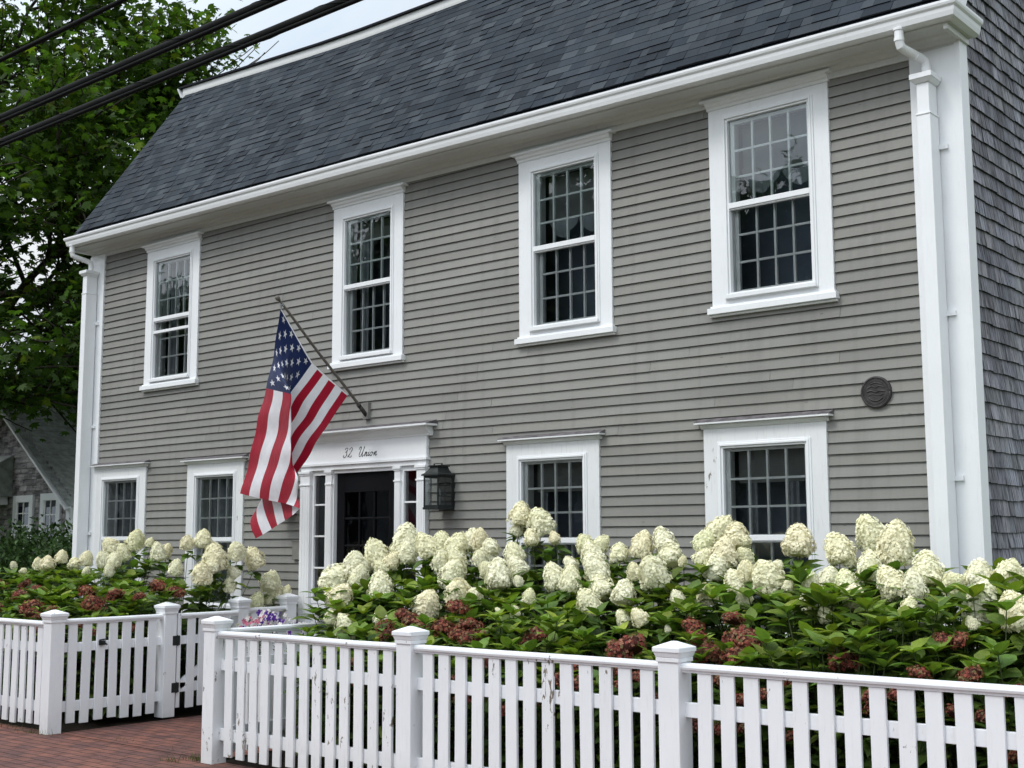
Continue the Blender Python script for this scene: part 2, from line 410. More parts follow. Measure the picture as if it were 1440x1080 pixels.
WHITE = [ (-14.15,7.94,1.41,0.14), (-13.82,7.87,1.42,0.17), (-13.86,8.07,1.49,0.17), (-13.28,7.89,1.42,0.15), (-13.18,7.98,1.47,0.18), (-12.64,7.87,1.47,0.20), (-13.15,8.28,1.61,0.21), (-12.33,7.80,1.46,0.19), (-12.48,8.01,1.54,0.17), (-12.64,8.27,1.68,0.23), (-12.43,8.32,1.66,0.11), (-11.80,8.00,1.55,0.17), (-11.89,8.16,1.56,0.14), (-11.27,7.86,1.39,0.17), (-11.53,8.18,1.65,0.17), (-11.44,8.32,1.68,0.20), (-10.66,7.75,1.34,0.24), (-10.70,7.93,1.49,0.26), (-10.66,8.17,1.56,0.22), (-10.66,8.40,1.48,0.21), (-10.66,8.14,1.35,0.14), (-10.66,8.08,1.22,0.16), (-10.66,8.61,1.24,0.21), (-10.66,8.69,1.14,0.20), (-10.56,8.75,1.15,0.10), (-10.66,8.44,1.04,0.18), (-10.66,8.59,1.06,0.12), (-14.41,7.77,1.40,0.09), (-14.18,7.77,1.33,0.10), (-12.27,7.71,1.36,0.12), (-12.75,7.73,1.35,0.09), (-10.66,7.86,1.40,0.14), (-8.40,7.49,1.32,0.26), (-7.97,7.16,1.19,0.20), (-8.26,7.60,1.45,0.21), (-8.16,7.56,1.37,0.16), (-8.15,7.49,1.33,0.09), (-8.21,7.82,1.52,0.23), (-7.96,7.62,1.43,0.10), (-7.99,7.78,1.49,0.14), (-7.71,7.38,1.28,0.20), (-8.04,8.00,1.64,0.24), (-7.92,7.89,1.55,0.19), (-7.64,7.85,1.61,0.17), (-7.54,7.94,1.64,0.17), (-7.36,7.93,1.61,0.20), (-7.30,8.04,1.66,0.16), (-7.12,7.95,1.67,0.14), (-7.36,7.75,1.49,0.15), (-7.21,7.77,1.49,0.15), (-7.14,7.65,1.38,0.21), (-6.75,7.29,1.26,0.18), (-6.60,7.31,1.23,0.11), (-6.90,7.09,1.17,0.19), (-6.96,7.78,1.52,0.12), (-7.78,6.92,1.05,0.12), (-7.63,6.95,0.96,0.18), (-7.30,6.99,1.07,0.11), (-7.58,6.75,0.71,0.04), (-6.94,7.88,1.60,0.14), (-6.97,7.87,1.51,0.15), (-6.72,7.59,1.43,0.12), (-6.52,7.50,1.39,0.18), (-6.65,7.84,1.55,0.17), (-6.53,7.74,1.45,0.17), (-6.38,7.57,1.35,0.08), (-6.58,7.31,1.24,0.11), (-6.90,8.22,1.87,0.20), (-6.71,8.26,1.80,0.23), (-6.58,7.97,1.68,0.12), (-6.44,8.10,1.68,0.10), (-6.95,8.24,1.75,0.11), (-6.03,7.28,1.25,0.10), (-6.03,7.12,1.15,0.07), (-6.08,6.99,1.16,0.04), (-5.99,7.53,1.38,0.17), (-5.74,7.40,1.37,0.14), (-5.99,7.73,1.48,0.10), (-6.00,7.93,1.63,0.13), (-5.92,8.01,1.62,0.13), (-5.75,7.69,1.54,0.15), (-5.61,7.54,1.45,0.18), (-5.48,7.43,1.32,0.16), (-5.21,7.32,1.29,0.15), (-5.44,7.22,1.22,0.16), (-5.03,7.07,1.13,0.10), (-4.86,7.01,1.15,0.11), (-5.67,7.92,1.56,0.15), (-5.47,7.93,1.61,0.17), (-5.69,7.88,1.52,0.07), (-5.33,7.63,1.43,0.12), (-5.08,7.50,1.43,0.20), (-5.29,7.96,1.65,0.15), (-5.21,7.92,1.55,0.17), (-4.96,7.70,1.51,0.07), (-4.67,7.18,1.27,0.10), (-4.51,7.28,1.29,0.13), (-4.53,6.84,1.10,0.04), (-4.94,8.17,1.73,0.18), (-4.72,8.03,1.68,0.17), (-4.92,7.92,1.64,0.17), (-4.83,7.75,1.53,0.13), (-4.69,7.81,1.56,0.17), (-4.71,7.74,1.46,0.17), (-4.59,7.92,1.54,0.13), (-4.41,7.49,1.37,0.16), (-4.34,7.50,1.45,0.12), (-4.25,7.31,1.28,0.09), (-4.67,8.04,1.65,0.11), (-4.24,8.05,1.64,0.20), (-4.17,7.48,1.41,0.20), (-4.15,7.57,1.48,0.08), (-4.00,7.44,1.36,0.07), (-3.81,7.79,1.59,0.20), (-3.76,7.83,1.53,0.09), (-3.75,8.15,1.69,0.20), (-3.47,7.91,1.61,0.21), (-3.58,7.74,1.47,0.16), (-3.82,7.39,1.39,0.12), (-3.77,7.34,1.28,0.16), (-3.54,7.03,1.21,0.08), (-3.77,7.55,1.40,0.13), (-3.61,7.47,1.37,0.16), (-3.51,7.36,1.29,0.14), (-3.60,7.27,1.25,0.07), (-3.25,7.33,1.39,0.16), (-3.10,7.30,1.38,0.15), (-3.07,7.15,1.26,0.11), (-3.10,7.50,1.47,0.18), (-2.93,7.48,1.39,0.14), (-2.81,7.55,1.44,0.16), (-2.64,7.54,1.42,0.17), (-2.64,7.14,1.28,0.19), (-2.41,7.00,1.26,0.17), (-2.57,7.60,1.42,0.11), (-2.63,7.37,1.34,0.07), (-2.58,6.81,1.21,0.06), (-2.29,7.09,1.31,0.15), (-2.31,7.40,1.37,0.14) ]
RED = [ (-7.05,6.86,1.01,0.12), (-6.95,6.80,0.96,0.11), (-6.98,7.00,1.08,0.13), (-6.82,6.92,1.06,0.13), (-6.74,6.94,1.03,0.12), (-6.49,6.90,1.03,0.14), (-6.43,7.00,1.17,0.14), (-6.21,6.77,0.99,0.11), (-6.23,6.89,1.05,0.13), (-5.96,6.81,0.98,0.14), (-5.53,6.84,1.01,0.14), (-4.63,6.64,0.99,0.18), (-6.09,6.75,0.98,0.12), (-4.33,6.90,1.11,0.12), (-4.24,6.80,1.05,0.13), (-4.05,6.91,1.17,0.11), (-4.09,6.67,0.98,0.14), (-3.94,6.79,1.06,0.17), (-3.88,6.64,0.98,0.14), (-3.87,6.74,1.06,0.13), (-5.74,6.56,0.85,0.12), (-5.00,6.37,0.79,0.11), (-4.99,6.56,0.87,0.11), (-4.83,6.36,0.78,0.11), (-4.58,6.47,0.87,0.11), (-4.44,6.44,0.83,0.11), (-4.50,6.38,0.79,0.09), (-4.09,6.67,0.97,0.14), (-3.17,6.58,0.99,0.15), (-2.41,6.38,0.98,0.11), (-3.83,6.36,0.86,0.10), (-3.39,6.39,0.90,0.09), (-3.53,6.36,0.81,0.08), (-3.68,6.36,0.76,0.08), (-2.91,6.36,0.85,0.10), (-2.78,6.36,0.87,0.07), (-2.48,6.36,0.80,0.08), (-2.34,6.36,0.79,0.09), (-3.96,6.36,0.60,0.10), (-3.83,6.36,0.59,0.10), (-3.67,6.36,0.61,0.09), (-2.68,6.73,1.12,0.05), (-2.60,6.74,1.12,0.06), (-3.37,6.36,0.60,0.09), (-2.20,6.36,0.61,0.08), (-2.18,6.36,0.92,0.06), (-2.91,6.36,0.77,0.09), (-5.93,6.38,0.71,0.10), (-5.79,6.36,0.61,0.10), (-5.18,6.36,0.66,0.11), (-5.42,6.36,0.57,0.11), (-6.50,6.40,0.68,0.12), (-7.03,6.52,0.76,0.10), (-6.83,6.41,0.65,0.10), (-2.68,6.40,0.97,0.07), (-4.13,6.42,0.87,0.09), (-4.12,6.36,0.74,0.10), (-4.29,6.36,0.72,0.10), (-13.76,7.30,1.20,0.13), (-13.14,7.29,1.20,0.12), (-12.80,7.08,1.11,0.15), (-12.67,7.18,1.16,0.12), (-11.60,7.13,1.16,0.16), (-11.09,6.89,1.07,0.18), (-12.10,6.82,1.01,0.17), (-11.78,6.64,0.95,0.14), (-10.99,7.06,1.15,0.14), (-10.66,7.10,1.14,0.10), (-10.66,7.30,1.23,0.14), (-10.66,7.50,1.17,0.13), (-11.62,6.76,1.00,0.10), (-12.74,6.80,0.99,0.09), (-10.66,6.49,0.90,0.08), (-11.21,6.35,0.83,0.09), (-12.00,6.43,0.85,0.10), (-10.66,6.62,0.83,0.09), (-10.66,7.00,0.84,0.11), (-10.66,6.71,0.56,0.09) ]

# ================================================================== HOUSE
house = thing('clapboard_house', 'large grey clapboard house with white trim and dark shingled gambrel roof behind the hydrangeas', 'house', (-9.1, YF, 0))
F = lambda off: YF-off                # a point standing 'off' metres proud of the wall line
WIN = [  # xL, xR of the casing, glass bottom, glass top, casing bottom, casing top, cap, sill, kind
 (-13.62, -12.53, 3.68, 5.125, 3.59, 5.28, 'crown', 'u1'),
 (-10.125,-9.065, 3.62, 5.065, 3.535,5.225,'crown', 'u2'),
 (-7.515, -6.445, 3.64, 5.075, 3.53, 5.215,'crown', 'u3'),
 (-5.425, -4.335, 3.675,5.12,  3.56, 5.245,'crown', 'u4'),
 (-14.615,-13.51, 1.00, 2.43,  .90,  2.59, 'shelf', 'l1'),
 (-12.655,-11.59, .98, 2.41,  .88,  2.57, 'shelf', 'l2'),
 (-7.68,  -6.61,  .95, 2.38,  .86,  2.545,'shelf', 'l3'),
 (-5.54,  -4.445, .96, 2.395, .87,  2.565,'shelf', 'l4'),
]
DOOR = (-10.57, -8.70)
def lip(x): return 5.475 + .0125*(-3.3-x)        # gutter lip height, it falls a little to the right
# ---- front siding: every course is a real lapped board
mb = MB(); rr = random.Random(3)
z = .38; e = .0878; k = 0
holes = [(w[0]+.11, w[1]-.11, w[2]-.05, w[3]+.05) for w in WIN] + [(DOOR[0]+.05, DOOR[1]-.05, .2, 2.5)]
while z < 5.36:
    z0, z1 = z, z+e+.006
    segs = [(XL+.28, XR-.33)]
    for (a, b, c, d) in holes:
        if c < (z0+z1)/2 < d:
            ns = []
            for s0, s1 in segs:
                if b <= s0 or a >= s1: ns.append((s0, s1)); continue
                if a > s0: ns.append((s0, a))
                if b < s1: ns.append((b, s1))
            segs = ns
    for s0, s1 in segs:
        x = s0
        while x < s1-.001:
            x2 = min(s1, x + rr.uniform(1.5, 4.2))
            if s1-x2 < .4: x2 = s1
            g = rr.uniform(.90, 1.08); gr = rr.uniform(-.012, .012)
            c = (g+gr, g, g-gr)
            nx = max(1, int((x2-x)/.45)); xs = [x + (x2-x)*i/nx for i in range(nx+1)]
            xs[-1] -= .0025 if x2 < s1 else 0
            jb = [rr.uniform(-.0022, .0022) + .006*math.sin(xx*.55+1.3)*(z/5) for xx in xs]
            po = rr.uniform(-.001, .0015)
            for i in range(nx):
                xa, xb = xs[i], xs[i+1]; za, zb = z0+jb[i], z0+jb[i+1]
                ta = z1+.006*math.sin(xa*.55+1.3)*(z/5); tb = z1+.006*math.sin(xb*.55+1.3)*(z/5)
                ob = .0205+po
                mb.quad((xa, F(ob), za), (xb, F(ob), zb), (xb, F(.003), tb), (xa, F(.003), ta), c)
                mb.quad((xa, F(.0), za), (xb, F(.0), zb), (xb, F(ob), zb), (xa, F(ob), za), (.22, .22, .22))  # underside coloured dark to deepen the shadow line below each board
            x = x2
    z += e; k += 1
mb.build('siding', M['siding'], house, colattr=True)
# foundation under the siding
mb = MB(); mb.box(XL, XR, F(.0), F(-.2), -.1, .385); mb.build('foundation', M['granite'], house)

# ---- end walls and the dark inside of the rooms
GP = [(YF+.01, 0), (YF+.01, 5.3), (10.33, 7.86), (12.6, 8.85), (14.87, 7.86), (16.2, 5.3), (16.2, 0)]
mb = MB()
for x in (XL+.03, XR-.03): mb.poly([(x, y, z) for y, z in GP])
mb.quad((XL+.03, 16.2, 0), (XR-.03, 16.2, 0), (XR-.03, 16.2, 5.3), (XL+.03, 16.2, 5.3))
mb.build('wall', M['cedar'], house)
mb = MB()
x0, x1, y0, y1, z0, z1 = XL+.06, XR-.06, YF+.19, 9.62, .3, 5.38
mb.quad((x0,y1,z0),(x1,y1,z0),(x1,y1,z1),(x0,y1,z1)); mb.quad((x0,y0,z0),(x0,y1,z0),(x0,y1,z1),(x0,y0,z1))
mb.quad((x1,y0,z0),(x1,y1,z0),(x1,y1,z1),(x1,y0,z1)); mb.quad((x0,y0,z0),(x1,y0,z0),(x1,y1,z0),(x0,y1,z0))
mb.quad((x0,y0,z1),(x1,y0,z1),(x1,y1,z1),(x0,y1,z1)); mb.quad((x0,y0,3.0),(x1,y0,3.0),(x1,y1,3.0),(x0,y1,3.0))
mb.build('interior', M['room'], house)

# ---- cedar shingles on the right end wall
mb = MB(); rr = random.Random(9); z = .3; e = .1175; row = 0
def gable_y(z):
    if z < 5.3: return YF+.11
    if z < 7.86: return YF+.01+(z-5.3)/2.56*1.34
    return 10.33+(z-7.86)/1.34*2.27
while z < 8.6:
    y = max(gable_y(z), YF+.115) + rr.uniform(-.08, 0); row += 1
    y = max(y, YF+.115) if z < 5.3 else y
    while y < 13.4:
        w = rr.uniform(.07, .20); g = rr.uniform(.60, 1.22) ; c = (g*rr.uniform(.97, 1.03), g, g*rr.uniform(.98, 1.07))
        ob = rr.uniform(.018, .026); jb = rr.uniform(-.005, .005); y2 = y+w-rr.uniform(.0015, .006)
        tl = rr.uniform(-.002, .002)
        b0 = (XR-.03+ob, y, z+jb); b1 = (XR-.03+ob, y2, z+jb+tl)
        t0 = (XR-.03+.005, y, z+e+.01); t1 = (XR-.03+.005, y2, z+e+.01)
        mb.quad(b0, b1, t1, t0, c)
        mb.quad((XR-.03, y, z+jb), (XR-.03, y2, z+jb+tl), b1, b0, (.35,.35,.35))
        mb.quad((XR-.03, y, z+jb), b0, t0, (XR-.03, y, z+e), (.5,.5,.5)); mb.quad(b1, (XR-.03, y2, z+jb), (XR-.03, y2, z+e), t1, (.5,.5,.5))
        y += w
    z += e
mb.build('shingle_siding', M['cedar'], house, colattr=True)

# ---- corner boards
mb = MB()
mb.box(XR-.375, XR, F(.035), F(-.02), .0, 5.28); mb.box(XR-.03, XR+.012, F(.033), YF+.115, .0, 5.32)
mb.build('corner_board', M['paint'], house, bevel=.003)
mb = MB(); mb.box(XL, XL+.33, F(.035), F(-.02), .0, 5.42); mb.box(XL-.012, XL+.03, F(.033), YF+.115, 0, 5.42)
mb.build('corner_board', M['paint'], house, bevel=.003)

# ---- cornice: frieze, bed mould, soffit and fascia
xs = [XL, -12, -9, -6, XR]
zf = lambda x: lip(x)
prof = [(F(-.02), -.225), (F(.028), -.225), (F(.028), -.180), (F(.055), -.176), (F(.075), -.150), (F(.125), -.145), (F(.140), -.128),
        (F(.285), -.125), (F(.287), -.135), (F(.302), -.135), (F(.302), -.02), (F(-.02), -.015)]
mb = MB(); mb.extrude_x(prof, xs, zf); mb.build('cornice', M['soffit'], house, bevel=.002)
# the box-end return on the right with its little mould
mb = MB()
mb.box(XR-.002, XR+.03, F(.30), YF+.115, lip(XR)-.17, lip(XR)-.02); mb.box(XR-.004, XR+.05, F(.302), YF+.12, lip(XR)-.125, lip(XR)-.06)
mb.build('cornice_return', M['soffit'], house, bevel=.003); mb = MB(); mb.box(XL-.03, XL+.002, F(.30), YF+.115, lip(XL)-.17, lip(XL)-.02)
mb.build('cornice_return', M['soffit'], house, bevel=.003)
# ---- gutter, mitred round both corners
gp = [(.0, -.118), (.045, -.122), (.074, -.108), (.084, -.075), (.088, -.048), (.102, -.034), (.108, -.018), (.108, 0), (.098, 0), (.096, -.018), (.06, -.06), (.0, -.06)]
mb = MB(); n = len(gp); yb = F(.303); st = []
def ring(f): 
    i = len(mb.v); mb.v.extend([f(o, zz) for o, zz in gp]); return i
rings = [ring(lambda o, zz: (XL+.05-o, YF+.13, lip(XL)+zz)), ring(lambda o, zz: (XL+.05-o, yb-o, lip(XL)+zz))]
for x in (-12, -9.2, -6.4): rings.append(ring(lambda o, zz: (x, yb-o, lip(x)+zz+(.006 if x == -9.2 else 0))))
rings += [ring(lambda o, zz: (XR+.03+o, yb-o, lip(XR)+zz)), ring(lambda o, zz: (XR+.03+o, YF+.13, lip(XR)+zz))]
for a, b in zip(rings, rings[1:]):
    for j in range(n): mb.face((a+j, a+(j+1)%n, b+(j+1)%n, b+j))
mb.face([rings[0]+j for j in range(n)]); mb.face([rings[-1]+j for j in range(n)][::-1])
mb.build('gutter', M['gutter'], house)

# ---- lower roof slope: individually laid architectural shingle tabs
def rb(x): return Vector((x, 8.69, 5.555+.0125*(-3.3-x)))
SAG = [(-15.2, 8.06), (-14.89, 8.045), (-13.46, 7.982), (-12.0, 7.915), (-11.2, 7.893), (-10.0, 7.886), (-8.0, 7.885), (-3.0, 7.88)]
def sag(x):                                      # the old roof sags along the break of the gambrel
    for (xa, za), (xb, zb) in zip(SAG, SAG[1:]):
        if x <= xb: return za+(zb-za)*max(0, (x-xa)/(xb-xa))
    return SAG[-1][1]
SX = [XL-.03, -14.4, -13.46, -12.7, -12.0, -11.2, -10, -8, -5.5, XR+.03]
def rt(x): return Vector((x, 10.345, sag(x)))
rmb = MB(); rr = random.Random(21)
rx0, rx1 = XL+.03, XR+.03
i = rmb.quad(tuple(rb(rx0)), tuple(rb(rx1)), tuple(rt(rx1)), tuple(rt(rx0)), (.02,.022,.026)) if False else None
for xa, xb in zip([rx0]+SX[1:-1], SX[1:-1]+[rx1]): rmb.quad(tuple(rb(xa)), tuple(rb(xb)), tuple(rt(xb)), tuple(rt(xa)), (.02,.022,.026))
ROWS = 24; nrm = Vector((0, -(rt(-9).z-rb(-9).z), rt(-9).y-rb(-9).y)).normalized()
tones = [(.019,.026,.035), (.025,.032,.041), (.034,.041,.050), (.042,.050,.059), (.015,.020,.027), (.027,.034,.042), (.025,.032,.041)]
def rp(x, t, o): return tuple(rb(x).lerp(rt(x), t)+nrm*o)
for r_ in range(ROWS):
    t0, t1 = r_/ROWS, (r_+1)/ROWS+.004
    x = rx0
    while x < rx1:
        w = rr.choice((.09, .11, .14, .17, .20, .25))*rr.uniform(.85, 1.15); x2 = min(rx1, x+w)
        tn = rr.choice(tones); g = rr.uniform(.8, 1.15); c = tuple(q*g for q in tn)
        th = rr.choice((.007, .007, .013)); jt = rr.uniform(-.0015, .0015)
        a, b = rp(x, t0+jt, th), rp(x2-.002, t0+jt, th); cc, d = rp(x2-.002, t1, .003), rp(x, t1, .003)
        rmb.quad(a, b, cc, d, c)
        rmb.quad(rp(x, t0+jt, 0), rp(x2-.002, t0+jt, 0), b, a, (.01,.011,.013))
        rmb.quad(rp(x, t0+jt, 0), a, d, rp(x, t1, 0), (.012,.013,.016)); rmb.quad(b, rp(x2-.002, t0+jt, 0), rp(x2-.002, t1, 0), cc, (.012,.013,.016))
        x = x2
rmb.build('roof', M['asphalt'], house, colattr=True)
# board whose dark colour stands for the shaded gap between roof and gutter; rakes
mb = MB()
mb.extrude_x([(8.700, 5.535-5.475), (8.715, 5.525-5.475), (8.98, 5.47-5.475), (8.98, 5.60-5.475), (8.76, 5.60-5.475)], [XL-.02, -9, XR+.02], lambda x: lip(x))
mb.build('eave_board', M['dark'], house)
mb = MB()
for x in (XL+.045, XR+.010):
    mb.poly([(x, 8.75, 5.52+.0125*(-3.3-x)), (x, 10.36, sag(x)-.06), (x, 10.50, sag(x)-.14), (x, 8.99, 5.42)])
    mb.beam((x, 8.77, lip(x)+.06), (x, 10.36, rt(x).z-.09), .03, .12, (0,-1,.5))
mb.build('rake_board', M['paint'], house)
# ---- white fascia at the break of the gambrel, with crown and dark drip edge above
zz = lambda x: sag(x)
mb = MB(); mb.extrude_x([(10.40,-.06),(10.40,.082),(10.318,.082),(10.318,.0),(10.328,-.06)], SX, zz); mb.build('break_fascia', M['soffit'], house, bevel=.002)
mb = MB(); mb.taper(XL-.055, XL-.035, 10.30, 10.40, 8.0, XL-.105, XL-.085, 10.27, 10.40, 8.135); mb.box(XL-.045, XL-.031, 10.33, 11.0, 8.0, 8.12); mb.build('fascia_return', M['paint'], house, bevel=.004)
mb = MB()
mb.extrude_x([(10.285,.083),(10.283,.108),(12.6,1.05),(14.9,.10),(14.9,-.02),(12.6,.93),(10.42,.083)], [XL-.09]+SX[1:-1]+[XR+.09], zz, col=(.012,.014,.018)); 
mb.quad((XL-.03, 14.87, 7.95), (XR+.03, 14.87, 7.95), (XR+.03, 16.5, 5.4), (XL-.03, 16.5, 5.4), (.05,.055,.065))
mb.build('upper_roof', M['asphalt'], house, colattr=True)

# ---- downspouts
def downspout(x0, x1, gx, gz, zb, top):
    mb = MB(); yo0, yo1 = F(.20), F(.045)
    mb.box(x0, x1, yo0, yo1, .05, top-.30); mb.box(x0+.004, x1-.004, yo0+.004, yo1, top-.30, top-.07)
    mb.box(x0-.006, x1+.006, yo0-.006, yo1, top-.315, top-.30)
    ob = mb.build('downspout', M['paint'], house, bevel=.004)
    off = wloc(ob)
    mb = MB()
    mb.taper(x0-.005, x1+.005, yo0-.005, yo1, top-.075, x0-.03, x1+.03, yo0-.03, yo1, top-.045)
    mb.box(x0-.034, x1+.034, yo0-.034, yo1+.0, top-.045, top-.005)
    mb.build('cap', M['paint'], ob, bevel=.003)
    xc, yc = (x0+x1)/2, (yo0+yo1)/2+.01
    mb = MB()
    zA, zB = gz-.21, top+.085; A_, B_ = Vector((gx, F(.352), zA)), Vector((xc, yc, zB)); q_ = (B_-A_)
    pts = [(gx, F(.352), gz-.10), (gx, F(.352), zA+.012), tuple(A_+q_*.05+Vector((0,0,-.022))), tuple(A_+q_*.18+Vector((0,0,-.02))), tuple(A_+q_*.82+Vector((0,0,.02))), tuple(A_+q_*.95+Vector((0,0,.022))), (xc, yc, zB-.014), (xc, yc, top-.02)]
    mb.tube(pts, .034, 14)
    mb.tube([pts[0], (gx, F(.352), gz-.118)], .041, 14); mb.tube([(gx, F(.352), gz-.175), (gx, F(.352), gz-.20)], .038, 14)
    m2 = A_+q_*.6; dd = q_.normalized()
    mb.tube([tuple(m2-dd*.004), tuple(m2+dd*.004)], .0375, 14); mb.tube([(xc, yc, top-.01), (xc, yc, top+.006)], .041, 14)
    mb.build('elbow_pipe', M['gutter'], ob, smooth=False)
    for zc in zb:
        mb = MB(); mb.box(x1, x1+.062, F(.06), F(.034), zc-.018, zc+.018); mb.tube([(x1+.04, F(.0605), zc), (x1+.04, F(.063), zc)], .004, 6)
        mb.build('bracket', M['paint'], ob)
    return ob
downspout(-3.555, -3.455, -3.60, lip(-3.6), (4.52, 3.28, 2.09), 5.06)
downspout(-14.84, -14.735, -14.86, lip(-14.86), (4.50, 3.15, 1.78), 5.20)

# ---- windows
def window(w):
    xL, xR_, g0, g1, c0, c1, capk, tagk = w
    gx0, gx1 = xL+.185, xR_-.185
    upper = tagk[0] == 'u'
    mt = M['paint'] if upper else M['paint_old']
    mb = MB()                                     # casing: flat boards round the opening (also the thing the rest hangs on)
    mb.box(xL, gx0-.05, F(.034), F(-.02), c0, c1); mb.box(gx1+.05, xR_, F(.034), F(-.02), c0, c1)
    mb.box(gx0-.05, gx1+.05, F(.0335), F(-.02), g1+.055, c1-.0015)
    mb.box(gx0-.05, gx1+.05, F(.030), F(-.02), c0+.001, g0-.055)
    win = mb.build('window', mt, house, bevel=.0025)
    mb = MB()                                     # cap
    if capk == 'crown':
        prof = [(F(.0), 0), (F(.040), 0), (F(.046), .022), (F(.062), .032), (F(.072), .052), (F(.090), .060), (F(.092), .082), (F(.0), .088)]
        mb.extrude_x([(y, c1+zq) for y, zq in prof], [xL-.012, xR_+.012]); mb.box(xL-.05, xR_+.05, F(.094), F(.0), c1+.062, c1+.0835)
    else:
        prof = [(F(.0), 0), (F(.038), 0), (F(.058), .022), (F(.062), .034), (F(.0), .036)]
        mb.extrude_x([(y, c1+zq) for y, zq in prof], [xL-.02, xR_+.02]); mb.box(xL-.055, xR_+.055, F(.098), F(.0), c1+.036, c1+.052)
    cap = mb.build('cap', mt, win, bevel=.002)
    if not upper:
        mb = MB(); mb.taper(xL-.057, xR_+.057, F(.100), F(.001), c1+.052, xL-.057, xR_+.057, F(.02), F(.001), c1+.085)
        mb.build('flashing', M['lead'], win)
    mb = MB()                                     # sill
    mb.box(xL-.03, xR_+.03, F(.072), F(-.01), c0-.055, c0-.004); mb.box(xL-.012, xR_+.012, F(.05), F(.0), c0-.004, c0+.014); mb.box(xL-.02, xR_+.02, F(.045), F(.0), c0-.075, c0-.055)
    mb.build('sill', mt, win, bevel=.003)
    # storm frame with its bold meeting rail
    zm = (g0+g1)/2 + .0
    mb = MB()
    for (o0, o1, a) in ((.044, .0, .056), (.052, .0, .040), (.038, -.03, .022)):
        mb.box(gx0-a, gx0-a+.018, F(o0), F(o1-.001*a), g0-a, g1+a); mb.box(gx1+a-.018, gx1+a, F(o0), F(o1-.001*a), g0-a, g1+a)
        mb.box(gx0-a+.018, gx1+a-.018, F(o0), F(o1), g1+a-.018, g1+a); mb.box(gx0-a+.018, gx1+a-.018, F(o0), F(o1), g0-a, g0-a+.018)
    mb.box(gx0-.004, gx1+.004, F(.040), F(.006), zm-.023, zm+.023); mb.box(gx0-.004, gx1+.004, F(.028), F(.0), zm-.036, zm-.023)
    mb.box(gx0-.045, gx1+.045, F(.066), F(.05), g0-.055, g0-.020)
    if tagk == 'u1': mb.box(gx0-.004, gx1+.004, F(.036), F(.008), zm-.175, zm-.140)
    mb.build('storm_frame', M['paint'], win, bevel=.003)
    # reveal behind the storm
    mb = MB()
    for xx in (gx0-.03, gx1+.006): mb.box(xx, xx+.024, F(-.022), F(-.15), g0-.03, g1+.03)
    mb.box(gx0-.006, gx1+.006, F(-.022), F(-.15), g1+.01, g1+.03); mb.box(gx0-.006, gx1+.006, F(-.022), F(-.15), g0-.03, g0-.01)
    mb.build('reveal', M['sash'], win)
    # two sashes, twelve lights each
    rr = random.Random(int((xL+20)*100))
    for (s0, s1, yo) in ((zm-.01, g1+.008, -.020), (g0-.008, zm+.03, -.055)):
        mb = MB(); st = .030
        mb.box(gx0-.004, gx0+st, F(yo), F(yo-.03), s0, s1); mb.box(gx1-st, gx1+.004, F(yo), F(yo-.03), s0, s1)
        mb.box(gx0+st, gx1-st, F(yo), F(yo-.03), s1-.028, s1); mb.box(gx0+st, gx1-st, F(yo), F(yo-.03), s0, s0+.036)
        iw = gx1-gx0-2*st; ih = s1-s0-.064
        for j in (1, 2, 3): mb.box(gx0+st+iw*j/4-.009, gx0+st+iw*j/4+.009, F(yo-.003), F(yo-.026), s0+.036, s1-.028)
        for j in (1, 2): mb.box(gx0+st, gx1-st, F(yo-.0045), F(yo-.024), s0+.036+ih*j/3-.009, s0+.036+ih*j/3+.009)
        sh = mb.build('sash', M['sash'], win)
    for (s0, s1, yo, mtl) in ((zm+.02, g1, .012, M['glass'] if upper else M['glass_low']), (g0, zm-.02, -.004, M['glass_low'])):
        mb = MB(); t = rr.uniform(-.004, .004); t2 = rr.uniform(-.004, .004)
        mb.quad((gx0, F(yo+t), s0), (gx1, F(yo-t+t2), s0), (gx1, F(yo-t), s1), (gx0, F(yo+t+t2), s1)); mb.build('pane', mtl, win)
    # what hangs inside
    if tagk in ('u2', 'u3', 'u4', 'l3', 'l4'):
        mb = MB(); zt = g1; bot = g1-{'u2':.20,'u3':.40,'u4':.42,'l3':.27,'l4':.26}[tagk]
        while zt > bot:
            mb.quad((gx0+.02, F(-.165), zt), (gx1-.02, F(-.165), zt), (gx1-.02, F(-.185), zt-.019), (gx0+.02, F(-.185), zt-.019)); zt -= .021
        mb.build('blind', M['blind'], win)
    def drape(xa, xb, za, zb, amp, nf, name='curtain', taper=0):
        mb = MB(); n = 26
        for i in range(n):
            u0, u1 = i/n, (i+1)/n
            def P_(u, top):
                x = xa+(xb-xa)*u*(1 if top else 1-taper); y = F(-.20-amp*math.sin(u*nf*6.28)-.01*math.sin(u*23))
                return (x, y, za if top else zb)
            mb.quad(P_(u0, 0), P_(u1, 0), P_(u1, 1), P_(u0, 1))
        mb.build(name, M['curtain'], win, smooth=True)
    gw = gx1-gx0
    if tagk in ('l1', 'l2'):
        drape(gx0, gx0+gw*.62, g1, g0, .02, 4); drape(gx1-gw*.2, gx1, g1, g0, .02, 2)
    if tagk == 'u1': drape(gx0, gx0+gw*.28, g1, g0, .02, 3); drape(gx0+gw*.25, gx1, g1, g1-.42, .025, 6, 'valance')
    if tagk == 'u2': drape(gx0, gx0+gw*.2, g1, g0, .015, 2)
    if tagk in ('l4',): drape(gx0+gw*.10, gx0+gw*.24, g1, g0, .015, 2); drape(gx0+gw*.62, gx0+gw*.76, g1, g0, .015, 2)
    if tagk in ('l3',): drape(gx0+gw*.06, gx0+gw*.18, g1, g0, .015, 2)
